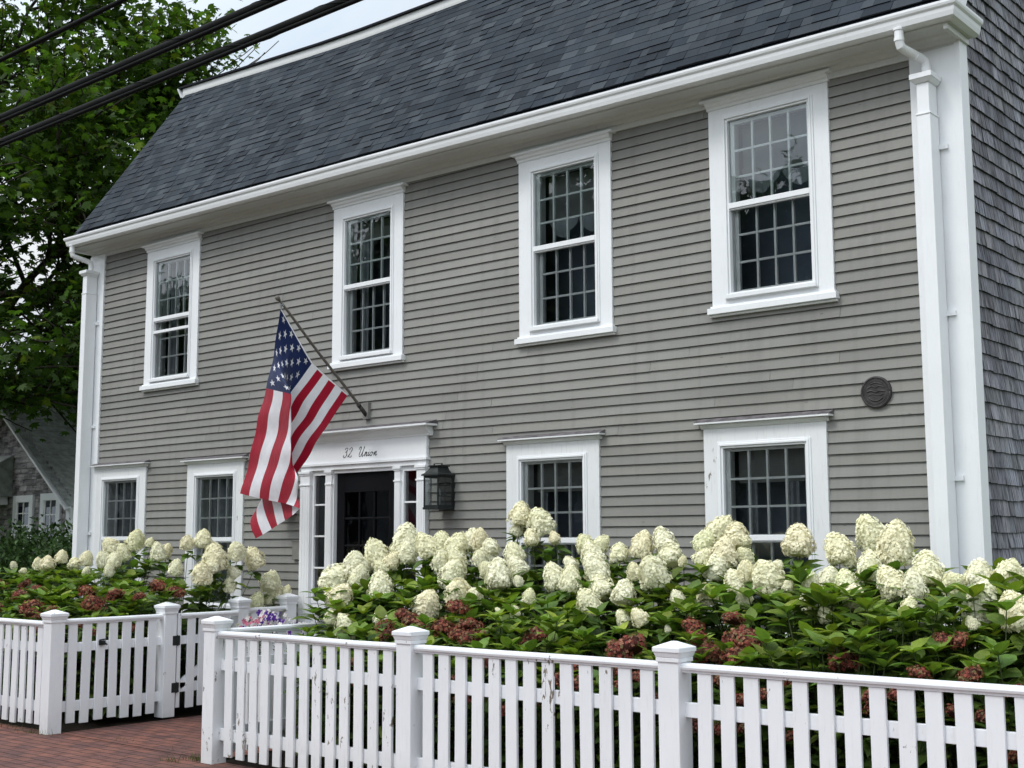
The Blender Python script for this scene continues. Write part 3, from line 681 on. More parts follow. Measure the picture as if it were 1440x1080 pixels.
    if tagk in ('u3', 'u4'):
        mb = MB(); n = 24                          # swagged valance below the blind
        zb0 = g1-.40
        for i in range(n):
            def hh(u): return zb0-.02-.17*abs(math.sin(u*math.pi*2))**.8
            u0, u1 = i/n, (i+1)/n
            mb.quad((gx0+gw*u0, F(-.19-.02*math.sin(u0*30)), hh(u0)), (gx0+gw*u1, F(-.19-.02*math.sin(u1*30)), hh(u1)), (gx0+gw*u1, F(-.19), zb0+.04), (gx0+gw*u0, F(-.19), zb0+.04))
        mb.build('valance', M['curtain'], win, smooth=True)
    return win
for w in WIN: window(w)

# ---- front door with sidelights and entablature
dx0, dx1 = DOOR
TOP = 2.41
mb = MB()
mb.box(dx0-.02, dx1+.02, F(.075), F(-.02), TOP+.048, TOP+.075); mb.box(dx0+.0, dx1+.0, F(.055), F(-.02), TOP+.0, TOP+.048)      # architrave
mb.box(dx0+.0, dx1-.0, F(.050), F(-.02), TOP+.075, TOP+.285)                                                        # frieze board
cr = [(F(0),0),(F(.055),0),(F(.062),.02),(F(.085),.038),(F(.110),.060),(F(.125),.085),(F(.165),.092),(F(.167),.112),(F(0),.118)]
mb.extrude_x([(y, TOP+.285+q) for y, q in cr], [dx0-.055, dx1+.055]); mb.box(dx0-.11, dx1+.11, F(.175), F(0), TOP+.378, TOP+.399)
ent = mb.build('entablature', M['paint'], house, bevel=.0025)
mb = MB(); mb.taper(dx0-.112, dx1+.112, F(.177), F(.001), TOP+.399, dx0-.112, dx1+.112, F(.02), F(.001), TOP+.44); mb.build('flashing', M['lead'], ent)
def pilaster(x0, x1, proud, name='pilaster'):
    mb = MB(); w = x1-x0
    mb.box(x0, x1, F(proud), F(-.02), .38, TOP)
    for q in (.22, .5, .78):
        mb.box(x0+w*q-.012, x0+w*q+.012, F(proud+.004), F(proud-.001), .62, TOP-.16)
    mb.box(x0-.014, x1+.014, F(proud+.018), F(0), TOP-.028, TOP-.002); mb.box(x0-.007, x1+.007, F(proud+.010), F(0), TOP-.045, TOP-.028)
    mb.box(x0-.008, x1+.008, F(proud+.010), F(0), TOP-.155, TOP-.138)
    mb.box(x0-.012, x1+.012, F(proud+.014), F(0), .38, .56)
    return mb.build(name, M['paint'], house, bevel=.0025)
pilaster(dx0, dx0+.155, .065); pilaster(dx1-.12, dx1, .065)
pilaster(-10.175, -10.085, .050); pilaster(-9.145, -9.065, .050)
def sidelight(x0, x1):
    mb = MB(); zt, zb = 2.36, 1.06
    mb.box(x0, x0+.035, F(.030), F(-.04), zb-.04, TOP); mb.box(x1-.030, x1, F(.030), F(-.04), zb-.04, TOP)
    mb.box(x0+.035, x1-.030, F(.028), F(-.04), zt, TOP); mb.box(x0+.035, x1-.030, F(.028), F(-.04), zb-.04, zb)
    for zq in (2.05, 1.72, 1.39): mb.box(x0+.035, x1-.030, F(.020), F(-.01), zq-.009, zq+.009)
    mb.box(x0, x1, F(.020), F(-.04), .38, zb-.04); mb.box(x0+.03, x1-.03, F(.032), F(.019), .60, zb-.12)
    s = mb.build('sidelight', M['paint'], house, bevel=.002)
    mb = MB(); mb.quad((x0+.03, F(.004), zb), (x1-.03, F(.004), zb), (x1-.03, F(.004), zt), (x0+.03, F(.004), zt)); mb.build('pane', M['glass_low'], s)
sidelight(dx0+.155, -10.175); sidelight(-9.065, dx1-.12)
# the jamb, the black storm door and its nine lights
mb = MB()
mb.box(-10.085, -10.065, F(.03), F(-.12), .38, TOP); mb.box(-9.165, -9.145, F(.03), F(-.12), .38, TOP); mb.box(-10.065, -9.165, F(.03), F(-.12), TOP-.035, TOP-.001)
mb.build('door_frame', M['paint'], house)
mb = MB(); a, b, zt, zb = -10.062, -9.168, TOP-.038, .42
yo = -.012
mb.box(a, a+.115, F(yo), F(yo-.04), zb, zt); mb.box(b-.115, b, F(yo), F(yo-.04), zb, zt); mb.box(a+.115, b-.115, F(yo), F(yo-.04), zt-.20, zt); mb.box(a+.115, b-.115, F(yo), F(yo-.04), zb, zb+.28)
mb.box(a+.115, b-.115, F(yo-.002), F(yo-.038), 1.20, 1.30)
ww = b-a-.23
for j in (1, 2): mb.box(a+.115+ww*j/3-.011, a+.115+ww*j/3+.011, F(yo-.004), F(yo-.034), 1.30, zt-.20)
for zq in (1.62, 1.90): mb.box(a+.115, b-.115, F(yo-.006), F(yo-.032), zq-.010, zq+.010)
mb.box(a+.10, b-.10, F(yo-.033), F(yo-.039), zb+.1, 1.25)
door = mb.build('front_door', M['black'], house, bevel=.003)
mb = MB(); mb.quad((a+.1, F(yo-.02), zb+.2), (b-.1, F(yo-.02), zb+.2), (b-.1, F(yo-.02), zt-.15), (a+.1, F(yo-.02), zt-.15)); mb.build('pane', M['glass_door'], door)
mb = MB(); mb.tube([(b-.055, F(.012), 1.40), (b-.055, F(-.02), 1.40)], .02, 12); mb.tube([(b-.055, F(.03), 1.40), (b-.055, F(.01), 1.40)], [.028, .014], 12)
mb.build('handle', M['bronze'], door, smooth=True)
mb = MB(); mb.box(dx0-.05, dx1+.05, F(.30), F(-.1), .22, .38); mb.build('threshold', M['granite'], house, bevel=.008)
mb = MB(); mb.box(-10.6, -8.65, F(.75), F(.30), -.02, .19); mb.build('door_step', M['granite'], house, bevel=.01)
# the painted house number and street name on the frieze
GL = {'3': [[(.02,.80),(.06,.95),(.2,1),(.33,.88),(.28,.66),(.14,.55),(.28,.50),(.36,.30),(.28,.06),(.10,-.03),(-.04,.10),(.02,.22)]],
 '2': [[(.0,.76),(.04,.94),(.2,1),(.33,.86),(.27,.6),(.1,.25),(-.06,.03),(.06,.10),(.2,.02),(.36,.0),(.44,.14)]],
 'U': [[(-.16,.74),(-.12,.93),(.0,1),(.08,.88),(.03,.5),(.0,.16),(.10,0),(.26,.10),(.38,.45),(.46,1.0)],[(.46,1.0),(.38,.4),(.40,.06),(.48,0),(.60,.16)]],
 'n': [[(.0,.12),(.08,.42),(.09,.28),(.04,0)],[(.05,.16),(.16,.40),(.26,.40),(.23,.14),(.28,0),(.40,.14)]],
 'i': [[(.0,.14),(.08,.42),(.05,.12),(.10,0),(.22,.14)],[(.10,.60),(.115,.63)]],
 'o': [[(.20,.42),(.06,.36),(.0,.16),(.08,0),(.22,.06),(.27,.26),(.20,.42),(.25,.33),(.40,.32)]]}
def spline(pts, k=6):
    if len(pts) < 3: return pts
    out = []
    for i in range(len(pts)-1):
        p0, p1, p2, p3 = pts[max(i-1,0)], pts[i], pts[i+1], pts[min(i+2, len(pts)-1)]
        for j in range(k):
            t = j/k
            out.append(tuple(.5*((2*p1[q])+(-p0[q]+p2[q])*t+(2*p0[q]-5*p1[q]+4*p2[q]-p3[q])*t*t+(-p0[q]+3*p1[q]-3*p2[q]+p3[q])*t**3) for q in range(len(p1))))
    out.append(pts[-1]); return out
H = .098; bx, bz = -9.905, 2.533
for word, glyphs in (('house_number', (('3', 0), ('2', .60))), ('street_name', (('U', 2.0), ('n', 2.68), ('i', 3.12), ('o', 3.38), ('n', 3.86)))):
  mb = MB()
  for ch, ox in glyphs:
    for st_ in GL[ch]:
        pts = spline(st_)
        mb.tube([(bx+(ox+px+.30*pz)*H*1.20, F(.051), bz+pz*H) for px, pz in pts], [.0021+.0022*abs(math.sin(i*.33+ox)) for i in range(len(pts))], 5)
  mb.build(word, M['ink'], ent)
# small siding-coloured box by the left pilaster and the mounting block of the flag
mb = MB(); mb.box(-10.705, -10.585, F(.05), F(0), 1.475, 1.665); mb.box(-10.712, -10.583, F(.055), F(0), 1.665, 1.675); mb.build('cover_box', M['sid_plain'], house, bevel=.003)

# ================================================================== things on the front wall
# plaque
pl = thing('wall_plaque', 'round dark bronze plaque with worn relief, fixed to the clapboards near the right corner', 'plaque', (-4.03, F(.03), 2.755))
mb = MB(); cx, cz = -4.03, 2.755
mb.tube([(cx, F(.012), cz), (cx, F(.036), cz)], .120, 48); mb.build('disc', M['bronze'], pl)
mb = MB()
ringp = [(cx+.110*math.cos(t*math.pi/24), F(.036), cz+.110*math.sin(t*math.pi/24)) for t in range(49)]; mb.tube(ringp, .006, 6)
ringp = [(cx+.088*math.cos(t*math.pi/24), F(.036), cz+.088*math.sin(t*math.pi/24)) for t in range(49)]; mb.tube(ringp, .003, 6)
for t in range(36):
    a_ = t*math.pi/18; mb.tube([(cx+.099*math.cos(a_), F(.034), cz+.099*math.sin(a_)), (cx+.099*math.cos(a_), F(.040), cz+.099*math.sin(a_))], .003, 5)
def relief(pts, r=.0035): mb.tube([(cx+x_, F(.037), cz+z_) for x_, z_ in spline(pts)], r, 5)
relief([(-.065,.030),(-.03,.046),(.0,.034),(.03,.046),(.066,.028)], .005); relief([(-.07,.004),(-.035,.012),(.0,-.002),(.03,.010),(.07,.0)], .006)
relief([(-.06,-.022),(-.02,-.014),(.02,-.026),(.062,-.016)], .004); relief([(-.055,-.040),(-.025,-.062),(.02,-.064),(.055,-.042)], .005); relief([(-.045,.06),(.0,.070),(.045,.058)], .004)
mb.build('relief', M['bronze'], pl, smooth=True)

def lantern(xc, label):
    """black metal wall lantern: back plate, glazed body, flared roof and top loop"""
    y0, y1 = F(.26), F(.06); zb, zt = 1.985, 2.285; w = .096
    L_ = thing('wall_lantern', label, 'lantern', (xc, YF, zb), 'lanterns on either side of the front door')
    mb = MB(); b_ = .013
    for x in (xc-w, xc+w-b_):
        for y in (y0, y1-b_): mb.box(x, x+b_, y, y+b_, zb, zt)
    for zz_ in (zb, zt-.02):
        mb.box(xc-w+b_, xc+w-b_, y0, y0+.008, zz_, zz_+.02); mb.box(xc-w+b_, xc+w-b_, y1-.008, y1, zz_, zz_+.02)
        mb.box(xc-w+.001, xc-w+.009, y0+b_, y1-b_, zz_, zz_+.02); mb.box(xc+w-.009, xc+w-.001, y0+b_, y1-b_, zz_, zz_+.02)
    mb.box(xc-.006, xc+.006, y0+.001, y0+.007, zb+.02, zt-.02); mb.box(xc+w-.007, xc+w-.002, (y0+y1)/2-.005, (y0+y1)/2+.005, zb+.02, zt-.02)
    mb.box(xc+w-.007, xc+w-.002, y0+b_, y1-b_, zb+.10, zb+.108); mb.box(xc+w-.007, xc+w-.002, y0+b_, y1-b_, zb+.20, zb+.208)
    mb.box(xc-w-.006, xc+w+.006, y0-.006, y1+.006, zb-.022, zb)
    mb.build('frame', M['iron'], L_, bevel=.0015)
    mb = MB()
    lv = [(0, .018), (.012, .016), (.030, -.010), (.060, -.032), (.088, -.045)]
    for (h0, g0_), (h1, g1_) in zip(lv, lv[1:]):
        mb.taper(xc-w-g0_, xc+w+g0_, y0-g0_, y1+g0_*.3, zt+h0, xc-w-g1_, xc+w+g1_, y0-g1_, y1+g1_*.3, zt+h1)
    mb.box(xc-w+.028, xc+w-.028, y0+.028, y1-.005, zt+.088, zt+.098)
    mb.tube([(xc-.05, (y0+y1)/2, zt+.095), (xc-.05, (y0+y1)/2, zt+.118)], .008, 8); mb.tube([(xc+.05, (y0+y1)/2, zt+.095), (xc+.05, (y0+y1)/2, zt+.118)], .008, 8)
    mb.tube([(xc-.055, (y0+y1)/2, zt+.118), (xc+.055, (y0+y1)/2, zt+.118)], .004, 8)
    mb.build('lantern_roof', M['iron'], L_)
    mb = MB(); mb.box(xc-w+.012, xc+w-.012, F(.062), F(.0), zb-.03, zt+.02); mb.build('back_plate', M['iron'], L_, bevel=.003)
    mb = MB(); e_ = .003
    mb.quad((xc-w+b_, y0+e_, zb+.02), (xc+w-b_, y0+e_, zb+.02), (xc+w-b_, y0+e_, zt-.02), (xc-w+b_, y0+e_, zt-.02)); mb.build('pane', M['glass_lamp'], L_)
    mb = MB(); mb.quad((xc+w-e_, y0+b_, zb+.02), (xc+w-e_, y1-b_, zb+.02), (xc+w-e_, y1-b_, zt-.02), (xc+w-e_, y0+b_, zt-.02)); mb.build('pane', M['glass_lamp'], L_)
    mb = MB(); mb.tube([(xc+.0, (y0+y1)/2+.02, zb), (xc+.0, (y0+y1)/2+.02, zb+.10)], .012, 10); mb.tube([(xc, (y0+y1)/2+.02, zb+.10), (xc, (y0+y1)/2+.02, zb+.145), (xc, (y0+y1)/2+.02, zb+.18)], [.014, .020, .004], 10)
    mb.build('bulb', M['curtain'], L_, smooth=True)
lantern(-8.435, 'black metal lantern on the wall right of the front door')
lantern(-10.775, 'black metal lantern on the wall left of the front door, half behind the flag')

# ================================================================== FLAG AND POLE
tip, base = Vector((-9.58, 7.77, 4.001)), Vector((-9.572, 8.93, 2.964))
fp = thing('flag_pole', 'weathered brown pole sticking out at an angle from a block above the front door', 'flagpole', tuple(base))
mb = MB(); pd = (tip-base).normalized()
n_ = 9; mb.tube([tuple(base+(tip-base)*i/n_+Vector((0,0,.006*math.sin(i*.9)))) for i in range(n_+1)], [.0155-.003*i/n_ for i in range(n_+1)], 12); mb.build('shaft', M['pole'], fp, smooth=True)
mb = MB(); mb.tube([tuple(tip-pd*.012), tuple(tip+pd*.008), tuple(tip+pd*.03), tuple(tip+pd*.042)], [.015, .024, .022, .008], 12); mb.build('finial', M['pole'], fp, smooth=True)
mb = MB(); mb.box(-9.615, -9.535, F(.055), F(.01), 2.915, 3.085)
for zz_ in (2.935, 3.065):
    for xx_ in (-9.598, -9.552): mb.tube([(xx_, F(.055), zz_), (xx_, F(.059), zz_)], .005, 8)
mb.build('mounting_block', M['sid_plain'], fp, bevel=.004)
mb = MB(); mb.tube([tuple(base+Vector((0,.02,-.02))), tuple(base+pd*.13)], .0215, 12); mb.tube([tuple(base+pd*.115), tuple(base+pd*.145)], .024, 12)
mb.build('socket', M['bronze'], fp, smooth=True)
mb = MB()
for q in (Vector((-9.58, 7.809, 3.948)), Vector((-9.58, 8.711, 3.191))):
    a1 = pd.cross(Vector((1,0,0))).normalized(); a2 = Vector((1,0,0))
    for s_ in (-.008, .008):
        mb.tube([tuple(q+pd*s_+(a1*math.cos(t*.628)+a2*math.sin(t*.628))*.019) for t in range(11)], .0035, 6)
    mb.tube([tuple(q), tuple(q+Vector((.0,-.01,-.055)))], .004, 6)
mb.build('tie_ring', M['curtain'], fp, smooth=True)

def catmull(p, t):
    return .5*((2*p[1])+(-p[0]+p[2])*t+(2*p[0]-5*p[1]+4*p[2]-p[3])*t*t+(-p[0]+3*p[1]-3*p[2]+p[3])*t**3)
def col_eval(c, s):
    n = len(c)
    for i in range(n-1):
        if s <= c[i+1][0] or i == n-2:
            t = (s-c[i][0])/(c[i+1][0]-c[i][0]); t = min(1, max(0, t))
            a, b = np.array(c[i][1:]), np.array(c[i+1][1:]); pa = np.array(c[max(i-1,0)][1:]); pb = np.array(c[min(i+2,n-1)][1:])
            lin = a+(b-a)*t; cr_ = catmull([pa, a, b, pb], t)
            return lin*.65+cr_*.35
def flag_pt(u, s):
    us = [c[0] for c in FLAG]
    vals = [col_eval(c[1], s) for c in FLAG]
    for i in range(len(us)-1):
        if u <= us[i+1]+1e-9:
            t = (u-us[i])/(us[i+1]-us[i])
            p = catmull([vals[max(i-1,0)], vals[i], vals[i+1], vals[min(i+2,len(us)-1)]], t)
            amp = .012*min(1, u*4)
            p = p+np.array([.0, amp*math.sin(s*1.15+u*9)+amp*.6*math.sin(u*31+s*.6), 0])
            return p
NU, NS = 75, 78
mbf = MB(); grid = {}
for i in range(NU+1):
    for j in range(NS+1):
        grid[i, j] = len(mbf.v); mbf.v.append(tuple(flag_pt(i/NU, j/NS*13)))
for i in range(NU):
    for j in range(NS):
        s = (j+.5)/NS*13; u = (i+.5)/NU
        if i < 1: mbf.m = 1
        elif u < .4 and s < 7: mbf.m = 2
        else: mbf.m = 0 if int(s) % 2 == 0 else 1
        mbf.face((grid[i,j], grid[i+1,j], grid[i+1,j+1], grid[i,j+1]))
def flag_n(u, s):
    a = flag_pt(min(1,u+.01), s)-flag_pt(max(0,u-.01), s); b = flag_pt(u, min(13,s+.15))-flag_pt(u, max(0,s-.15))
    n_ = np.cross(a, b); return n_/np.linalg.norm(n_)
# stars, appliqued on both faces
mbf.m = 1
FLY, HO = 1.83, 1.22
for r_ in range(7):
    for c_ in range(5 if r_ % 2 == 0 else 4):
        uc = .4*(((c_*2+1) if r_ % 2 == 0 else (c_*2+2))/10); sc_ = 7*(r_+1)/8
        rad = .037
        pts = []
        for k in range(10):
            a_ = k*math.pi/5+math.pi/2; q = rad if k % 2 == 0 else rad*.40
            pts.append((uc+q*math.cos(a_)/FLY, sc_-q*math.sin(a_)/HO*13))
        if min(p[0] for p in pts) < .014: pts = [(max(p[0], .014), p[1]) for p in pts]
        for sd in (-1, 1):
            base_i = len(mbf.v); mbf.v.append(tuple(flag_pt(uc, sc_)+flag_n(uc, sc_)*.004*sd))
            for (u, s) in pts: mbf.v.append(tuple(flag_pt(u, s)+flag_n(u, s)*.004*sd))
            for k in range(10): mbf.face((base_i, base_i+1+k, base_i+1+(k+1)%10))
fl = mbf.build('flag', [M['red'], M['white'], M['blue']], None, smooth=True)
tag(fl, 'red, white and blue striped flag with stars hanging folded from the pole', 'flag')

# ================================================================== FENCES
PY = 6.07
def post(x, y, h, par, z0=-.02, w=.135, mat=None, name='post'):
    mb = MB(); mb.box(x-w/2, x+w/2, y-w/2, y+w/2, z0, h-.09); o = mb.build(name, mat or M['fence'], par, bevel=.004)
    mb = MB()
    mb.box(x-w/2-.008, x+w/2+.008, y-w/2-.008, y+w/2+.008, h-.112, h-.088)
    mb.taper(x-w/2-.008, x+w/2+.008, y-w/2-.008, y+w/2+.008, h-.088, x-w/2-.018, x+w/2+.018, y-w/2-.018, y+w/2+.018, h-.058)
    mb.box(x-w/2-.022, x+w/2+.022, y-w/2-.022, y+w/2+.022, h-.058, h-.032)
    mb.taper(x-w/2-.022, x+w/2+.022, y-w/2-.022, y+w/2+.022, h-.032, x-.012, x+.012, y-.012, y+.012, h)
    mb.build('post_cap', mat or M['fence'], o, bevel=.003); return o
def run(p, q, par, sides=1, ztop=.985, pitch=.1425, zmid=(.69,.77), zlow=(.17,.26), z0=.055, mat=None, pickets=None, seed=1, top=True, pw=.088):
    """rails and pickets between two points; 'sides' picks which face carries the pickets"""
    mat = mat or M['fence']; rr = random.Random(seed)
    p, q = Vector((p[0], p[1], 0)), Vector((q[0], q[1], 0)); d = (q-p); Ln = d.length; d.normalize(); nn = Vector((d.y, -d.x, 0))*sides
    def bx(s0, s1, n0, n1, za, zb, dz=0, name='rail', m_=None, bev=.003):
        mb = MB(); c = [p+d*s0+nn*n0, p+d*s1+nn*n0, p+d*s1+nn*n1, p+d*s0+nn*n1]
        mb.v = [(v.x, v.y, za) for v in c]+[(v.x, v.y, zb+(dz if k in (1, 2) else 0)) for k, v in enumerate(c)]
        for f in ((0,3,2,1),(4,5,6,7),(0,1,5,4),(1,2,6,5),(2,3,7,6),(3,0,4,7)): mb.face(f)
        return mb.build(name, m_ or mat, par, bevel=bev)
    if top:
        mb = MB(); sec = [(-.030,-.012),(-.034,.0),(-.030,.014),(-.018,.022),(.018,.022),(.030,.014),(.034,.0),(.030,-.012),(.020,-.014),(.018,-.028),(-.018,-.028),(-.020,-.014)]
        i0 = len(mb.v); ns_ = max(2, int(Ln/.5))
        for k in range(ns_+1):
            cpt = p+d*(Ln*k/ns_); dz = rr.uniform(-.003, .003) if 0 < k < ns_ else 0
            for (o_, zz_) in sec: v = cpt+nn*(o_+.012); mb.v.append((v.x, v.y, ztop-.022+zz_+dz))
        for k in range(ns_):
            for j in range(12): mb.face((k*12+j, k*12+(j+1)%12, (k+1)*12+(j+1)%12, (k+1)*12+j))
        mb.face(range(12)); mb.face([ns_*12+j for j in range(12)][::-1])
        mb.build('top_rail', mat, par)
    bx(0, Ln, -.030, .002, *zmid, name='rail'); bx(0, Ln, -.030, .002, *zlow, name='rail')
    n = int((Ln-.03)/pitch); m0 = (Ln-(n-1)*pitch)/2
    for k in range(n):
        c = m0+k*pitch+rr.uniform(-.004, .004); t = rr.uniform(-.004, .004); w_ = pw*rr.uniform(.96, 1.03)
        mb = MB(); zb = z0+rr.uniform(-.012, .012); th0, th1 = .004, .024+rr.uniform(-.002, .002)
        pts = [(c-w_/2+t, zb), (c+w_/2+t, zb), (c+w_/2-t, ztop-.051), (c-w_/2-t, ztop-.051)]
        A = [p+d*s+nn*th1+Vector((0,0,z)) for s, z in pts]; B = [p+d*s+nn*th0+Vector((0,0,z)) for s, z in pts]
        mb.v = [tuple(v) for v in A+B]
        for f in ((0,1,2,3),(7,6,5,4),(0,4,5,1),(1,5,6,2),(2,6,7,3),(3,7,4,0)): mb.face(f)
        pm = mat if rr.random() < .85 else M['fence_peel'] if mat is M['fence'] and pickets == 'mixed' else mat
        mb.build('picket', pm, par, bevel=.0025)
ff = thing('picket_fence', 'long white picket fence along the sidewalk right of the path opening', 'fence', (-8.15, PY, 0))
post(-8.15, PY, 1.095, ff, mat=M['fence_peel']); post(-6.05, PY, 1.10, ff); post(-3.98, PY, 1.10, ff); post(-1.86, PY, 1.10, ff)
run((-8.10, PY), (-6.10, PY), ff, 1, seed=2, mat=M['fence_peel']); run((-5.99, PY), (-4.04, PY), ff, 1, seed=3, pickets='mixed'); run((-3.92, PY), (-1.92, PY), ff, 1, seed=4, pickets='mixed', z0=.06)
lf = thing('picket_fence', 'white picket fence left of the path opening, running out at the left edge', 'fence', (-10.5, PY, 0))
post(-10.5, PY, 1.07, lf); post(-12.6, PY, 1.07, lf); post(-14.7, PY, 1.07, lf)
run((-12.54, PY), (-10.56, PY), lf, 1, seed=5, ztop=.965); run((-14.64, PY), (-12.66, PY), lf, 1, seed=6, ztop=.965)
sf = thing('picket_fence', 'short white picket panel with a black latch, set back from the left corner post', 'fence', (-10.5, 7.24, 0))
post(-10.5, 7.24, 1.095, sf, .02)
run((-10.5, PY+.07), (-10.5, 7.18), sf, 1, seed=7, pitch=.137, z0=.07)
mb = MB(); mb.box(-10.475, -10.455, 6.50, 6.56, .735, .775); mb.tube([(-10.455, 6.52, .755), (-10.425, 6.52, .765), (-10.41, 6.55, .74)], .007, 8); mb.tube([(-10.465, 6.50, .78), (-10.44, 6.56, .79)], .006, 8)
mb.build('latch', M['iron'], sf)
gt = thing('garden_gate', 'white picket gate standing open on black hinges with a diagonal brace', 'gate', (-10.45, 7.33, 0))
run((-10.46, 7.345), (-10.46, 8.02), gt, 1, seed=8, pitch=.137, z0=.10, ztop=.985, zlow=(.24,.33))
mb = MB(); mb.beam((-10.472, 7.37, .30), (-10.472, 8.0, .70), .028, .075, (0,0,1)); mb.build('brace', M['fence'], gt)
mb = MB(); mb.box(-10.475, -10.44, 7.325, 7.365, .10, .985); mb.build('stile', M['fence'], gt, bevel=.003)
for zz_ in (.73, .29):
    mb = MB(); mb.box(-10.442, -10.428, 7.265, 7.345, zz_-.045, zz_+.045); mb.tube([(-10.432, 7.318, zz_-.05), (-10.432, 7.318, zz_+.05)], .007, 8); mb.build('hinge', M['iron'], gt)
inf = thing('picket_fence', 'short white picket fence beside the open gate, running back to the house', 'fence', (-10.5, 8.1, 0))
post(-10.5, 8.10, 1.115, inf, .0, .125); post(-10.5, 8.72, 1.13, inf, .0, .125)
run((-10.5, 8.16), (-10.5, 8.66), inf, 1, seed=9, pitch=.137, ztop=1.0)
rf = thing('picket_fence', 'peeling white picket panel running back from the sidewalk along the right side of the path', 'fence', (-8.15, 7.2, 0))
post(-8.17, 7.22, 1.115, rf, .0)
run((-8.15, PY+.07), (-8.15, 7.16), rf, -1, seed=10, mat=M['fence_peel'], ztop=.995)

# planter with bedding flowers behind the return panel
pt_ = thing('planter_box', 'white square planter full of purple, pink and white bedding flowers beside the path', 'planter', (-9.0, 7.25, 0))
mb = MB(); x0, x1, y0, y1 = -9.27, -8.72, 7.02, 7.50
mb.taper(x0+.02, x1-.02, y0+.02, y1-.02, .02, x0, x1, y0, y1, .60); mb.build('box', M['paint_old'], pt_, bevel=.004)
mb = MB(); mb.box(x0-.02, x1+.02, y0-.02, y0+.02, .60, .63); mb.box(x0-.02, x1+.02, y1-.02, y1+.02, .60, .63); mb.box(x0-.02, x0+.02, y0+.02, y1-.02, .60, .63); mb.box(x1-.02, x1+.02, y0+.02, y1-.02, .60, .63); mb.build('rim', M['paint_old'], pt_, bevel=.003)

# ================================================================== GROUND
def sheet(name, x0, x1, y0, y1, z, mat, nx=1, ny=1, amp=0):
    mb = MB(); rr = random.Random(5)
    V = {}
    for i in range(nx+1):
        for j in range(ny+1):
            V[i,j] = len(mb.v); mb.v.append((x0+(x1-x0)*i/nx, y0+(y1-y0)*j/ny, z+(rr.uniform(-amp, amp) if 0<i<nx and 0<j<ny else 0)))
    for i in range(nx):
        for j in range(ny): mb.face((V[i,j], V[i+1,j], V[i+1,j+1], V[i,j+1]))
    return mb.build(name, mat, None, kind='structure', smooth=amp > 0)
sheet('ground', -400, 400, -400, 400, -.10, M['grass'])
sheet('road', -200, 200, -5.0, 2.6, -.096, M['asph'])
mb = MB(); mb.box(-60, 40, 2.6, 2.75, -.3, .0); mb.build('kerb', M['granite'], None, kind='structure', bevel=.01)
sheet('brick_sidewalk', -60, 40, 2.75, 6.12, .0, M['brick'], 120, 8, .003)
sheet('brick_path', -10.42, -8.22, 6.12, 8.3, .004, M['brick'], 8, 8, .004)
sheet('garden_bed', -8.22, 2, 6.121, 9.0, -.012, M['soil'], 60, 16, .014)
sheet('garden_soil', -16.5, -10.421, 6.121, 9.0, -.012, M['soil'], 40, 16, .014)
sheet('lawn', -60, -16.5, 6.121, 16.5, -.02, M['grass'], 30, 10, .02)
# tufts of grass where fence posts meet the bricks
gm = []; rr = random.Random(2)
mb = MB()
for (gx, gy, n, sp) in ((-10.62, 5.98, 70, .14), (-8.33, 6.05, 90, .07), (-8.45, 5.9, 40, .06), (-11.3, 6.0, 40, .3), (-9.6, 6.2, 14, .3)):
    for k in range(n):
        x, y = gx+rr.gauss(0, sp), gy+rr.gauss(0, .035); h = rr.uniform(.02, .07); a_ = rr.uniform(0, 6.28); lx, ly = math.cos(a_), math.sin(a_)
        g = rr.uniform(.6, 1.2); c = (.07*g, .11*g, .03*g)
        mb.poly([(x-lx*.002, y-ly*.002, 0), (x+lx*.002, y+ly*.002, 0), (x+lx*.02+.01, y+ly*.02, h)], c)
o = mb.build('grass_tufts', M['leaf_hedge'], None, colattr=True); o['kind'] = 'stuff'; o['label'] = 'small tufts of grass growing at the foot of the fence'; o['category'] = 'grass'

# ================================================================== PLANTS
def leaf_template(width=.58, fold=.13, droop=.20, secs=(.18,.45,.75)):
    v = [(0,0,0)]; uv = [(.5,0)]
    wd = {.18:.66,.45:1.0,.75:.60}
    for t in secs:
        w = width/2*wd.get(t, math.sin(math.pi*t)**.8); z = -droop*t*t
        v += [(-w,t,z+fold*w*2),(0,t,z),(w,t,z+fold*w*2)]; uv += [(0,t),(.5,t),(1,t)]
    v.append((0,1,-droop*1.15)); uv.append((.5,1))
    f = [(0,2,1),(0,3,2)]
    for k in range(len(secs)-1):
        a = 1+3*k; f += [(a,a+1,a+4,a+3),(a+1,a+2,a+5,a+4)]
    a = 1+3*(len(secs)-1); l = len(v)-1; f += [(a,a+1,l),(a+1,a+2,l)]
    return v, f, uv
LEAF = leaf_template()
class Leaves:
    def __init__(s): s.p, s.d, s.u, s.s, s.c = [], [], [], [], []
    def add(s, p, d, u, size, c): s.p.append(tuple(p)); s.d.append(tuple(d)); s.u.append(tuple(u)); s.s.append(size); s.c.append(c)
    def build(s, name, mat, parent, tmpl=LEAF):
        d, u = np.array(s.d, float), np.array(s.u, float)
        return inst_mesh(name, tmpl[0], tmpl[1], tmpl[2] if len(tmpl) > 2 else None, frames(d, u, s.s), np.array(s.p), np.array(s.c), mat, parent, smooth=True)
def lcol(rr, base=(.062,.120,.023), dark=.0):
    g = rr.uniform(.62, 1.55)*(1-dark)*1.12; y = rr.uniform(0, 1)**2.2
    return (base[0]*g*(1+.8*y), base[1]*g*(1+.25*y), base[2]*g*(1-.2*y))
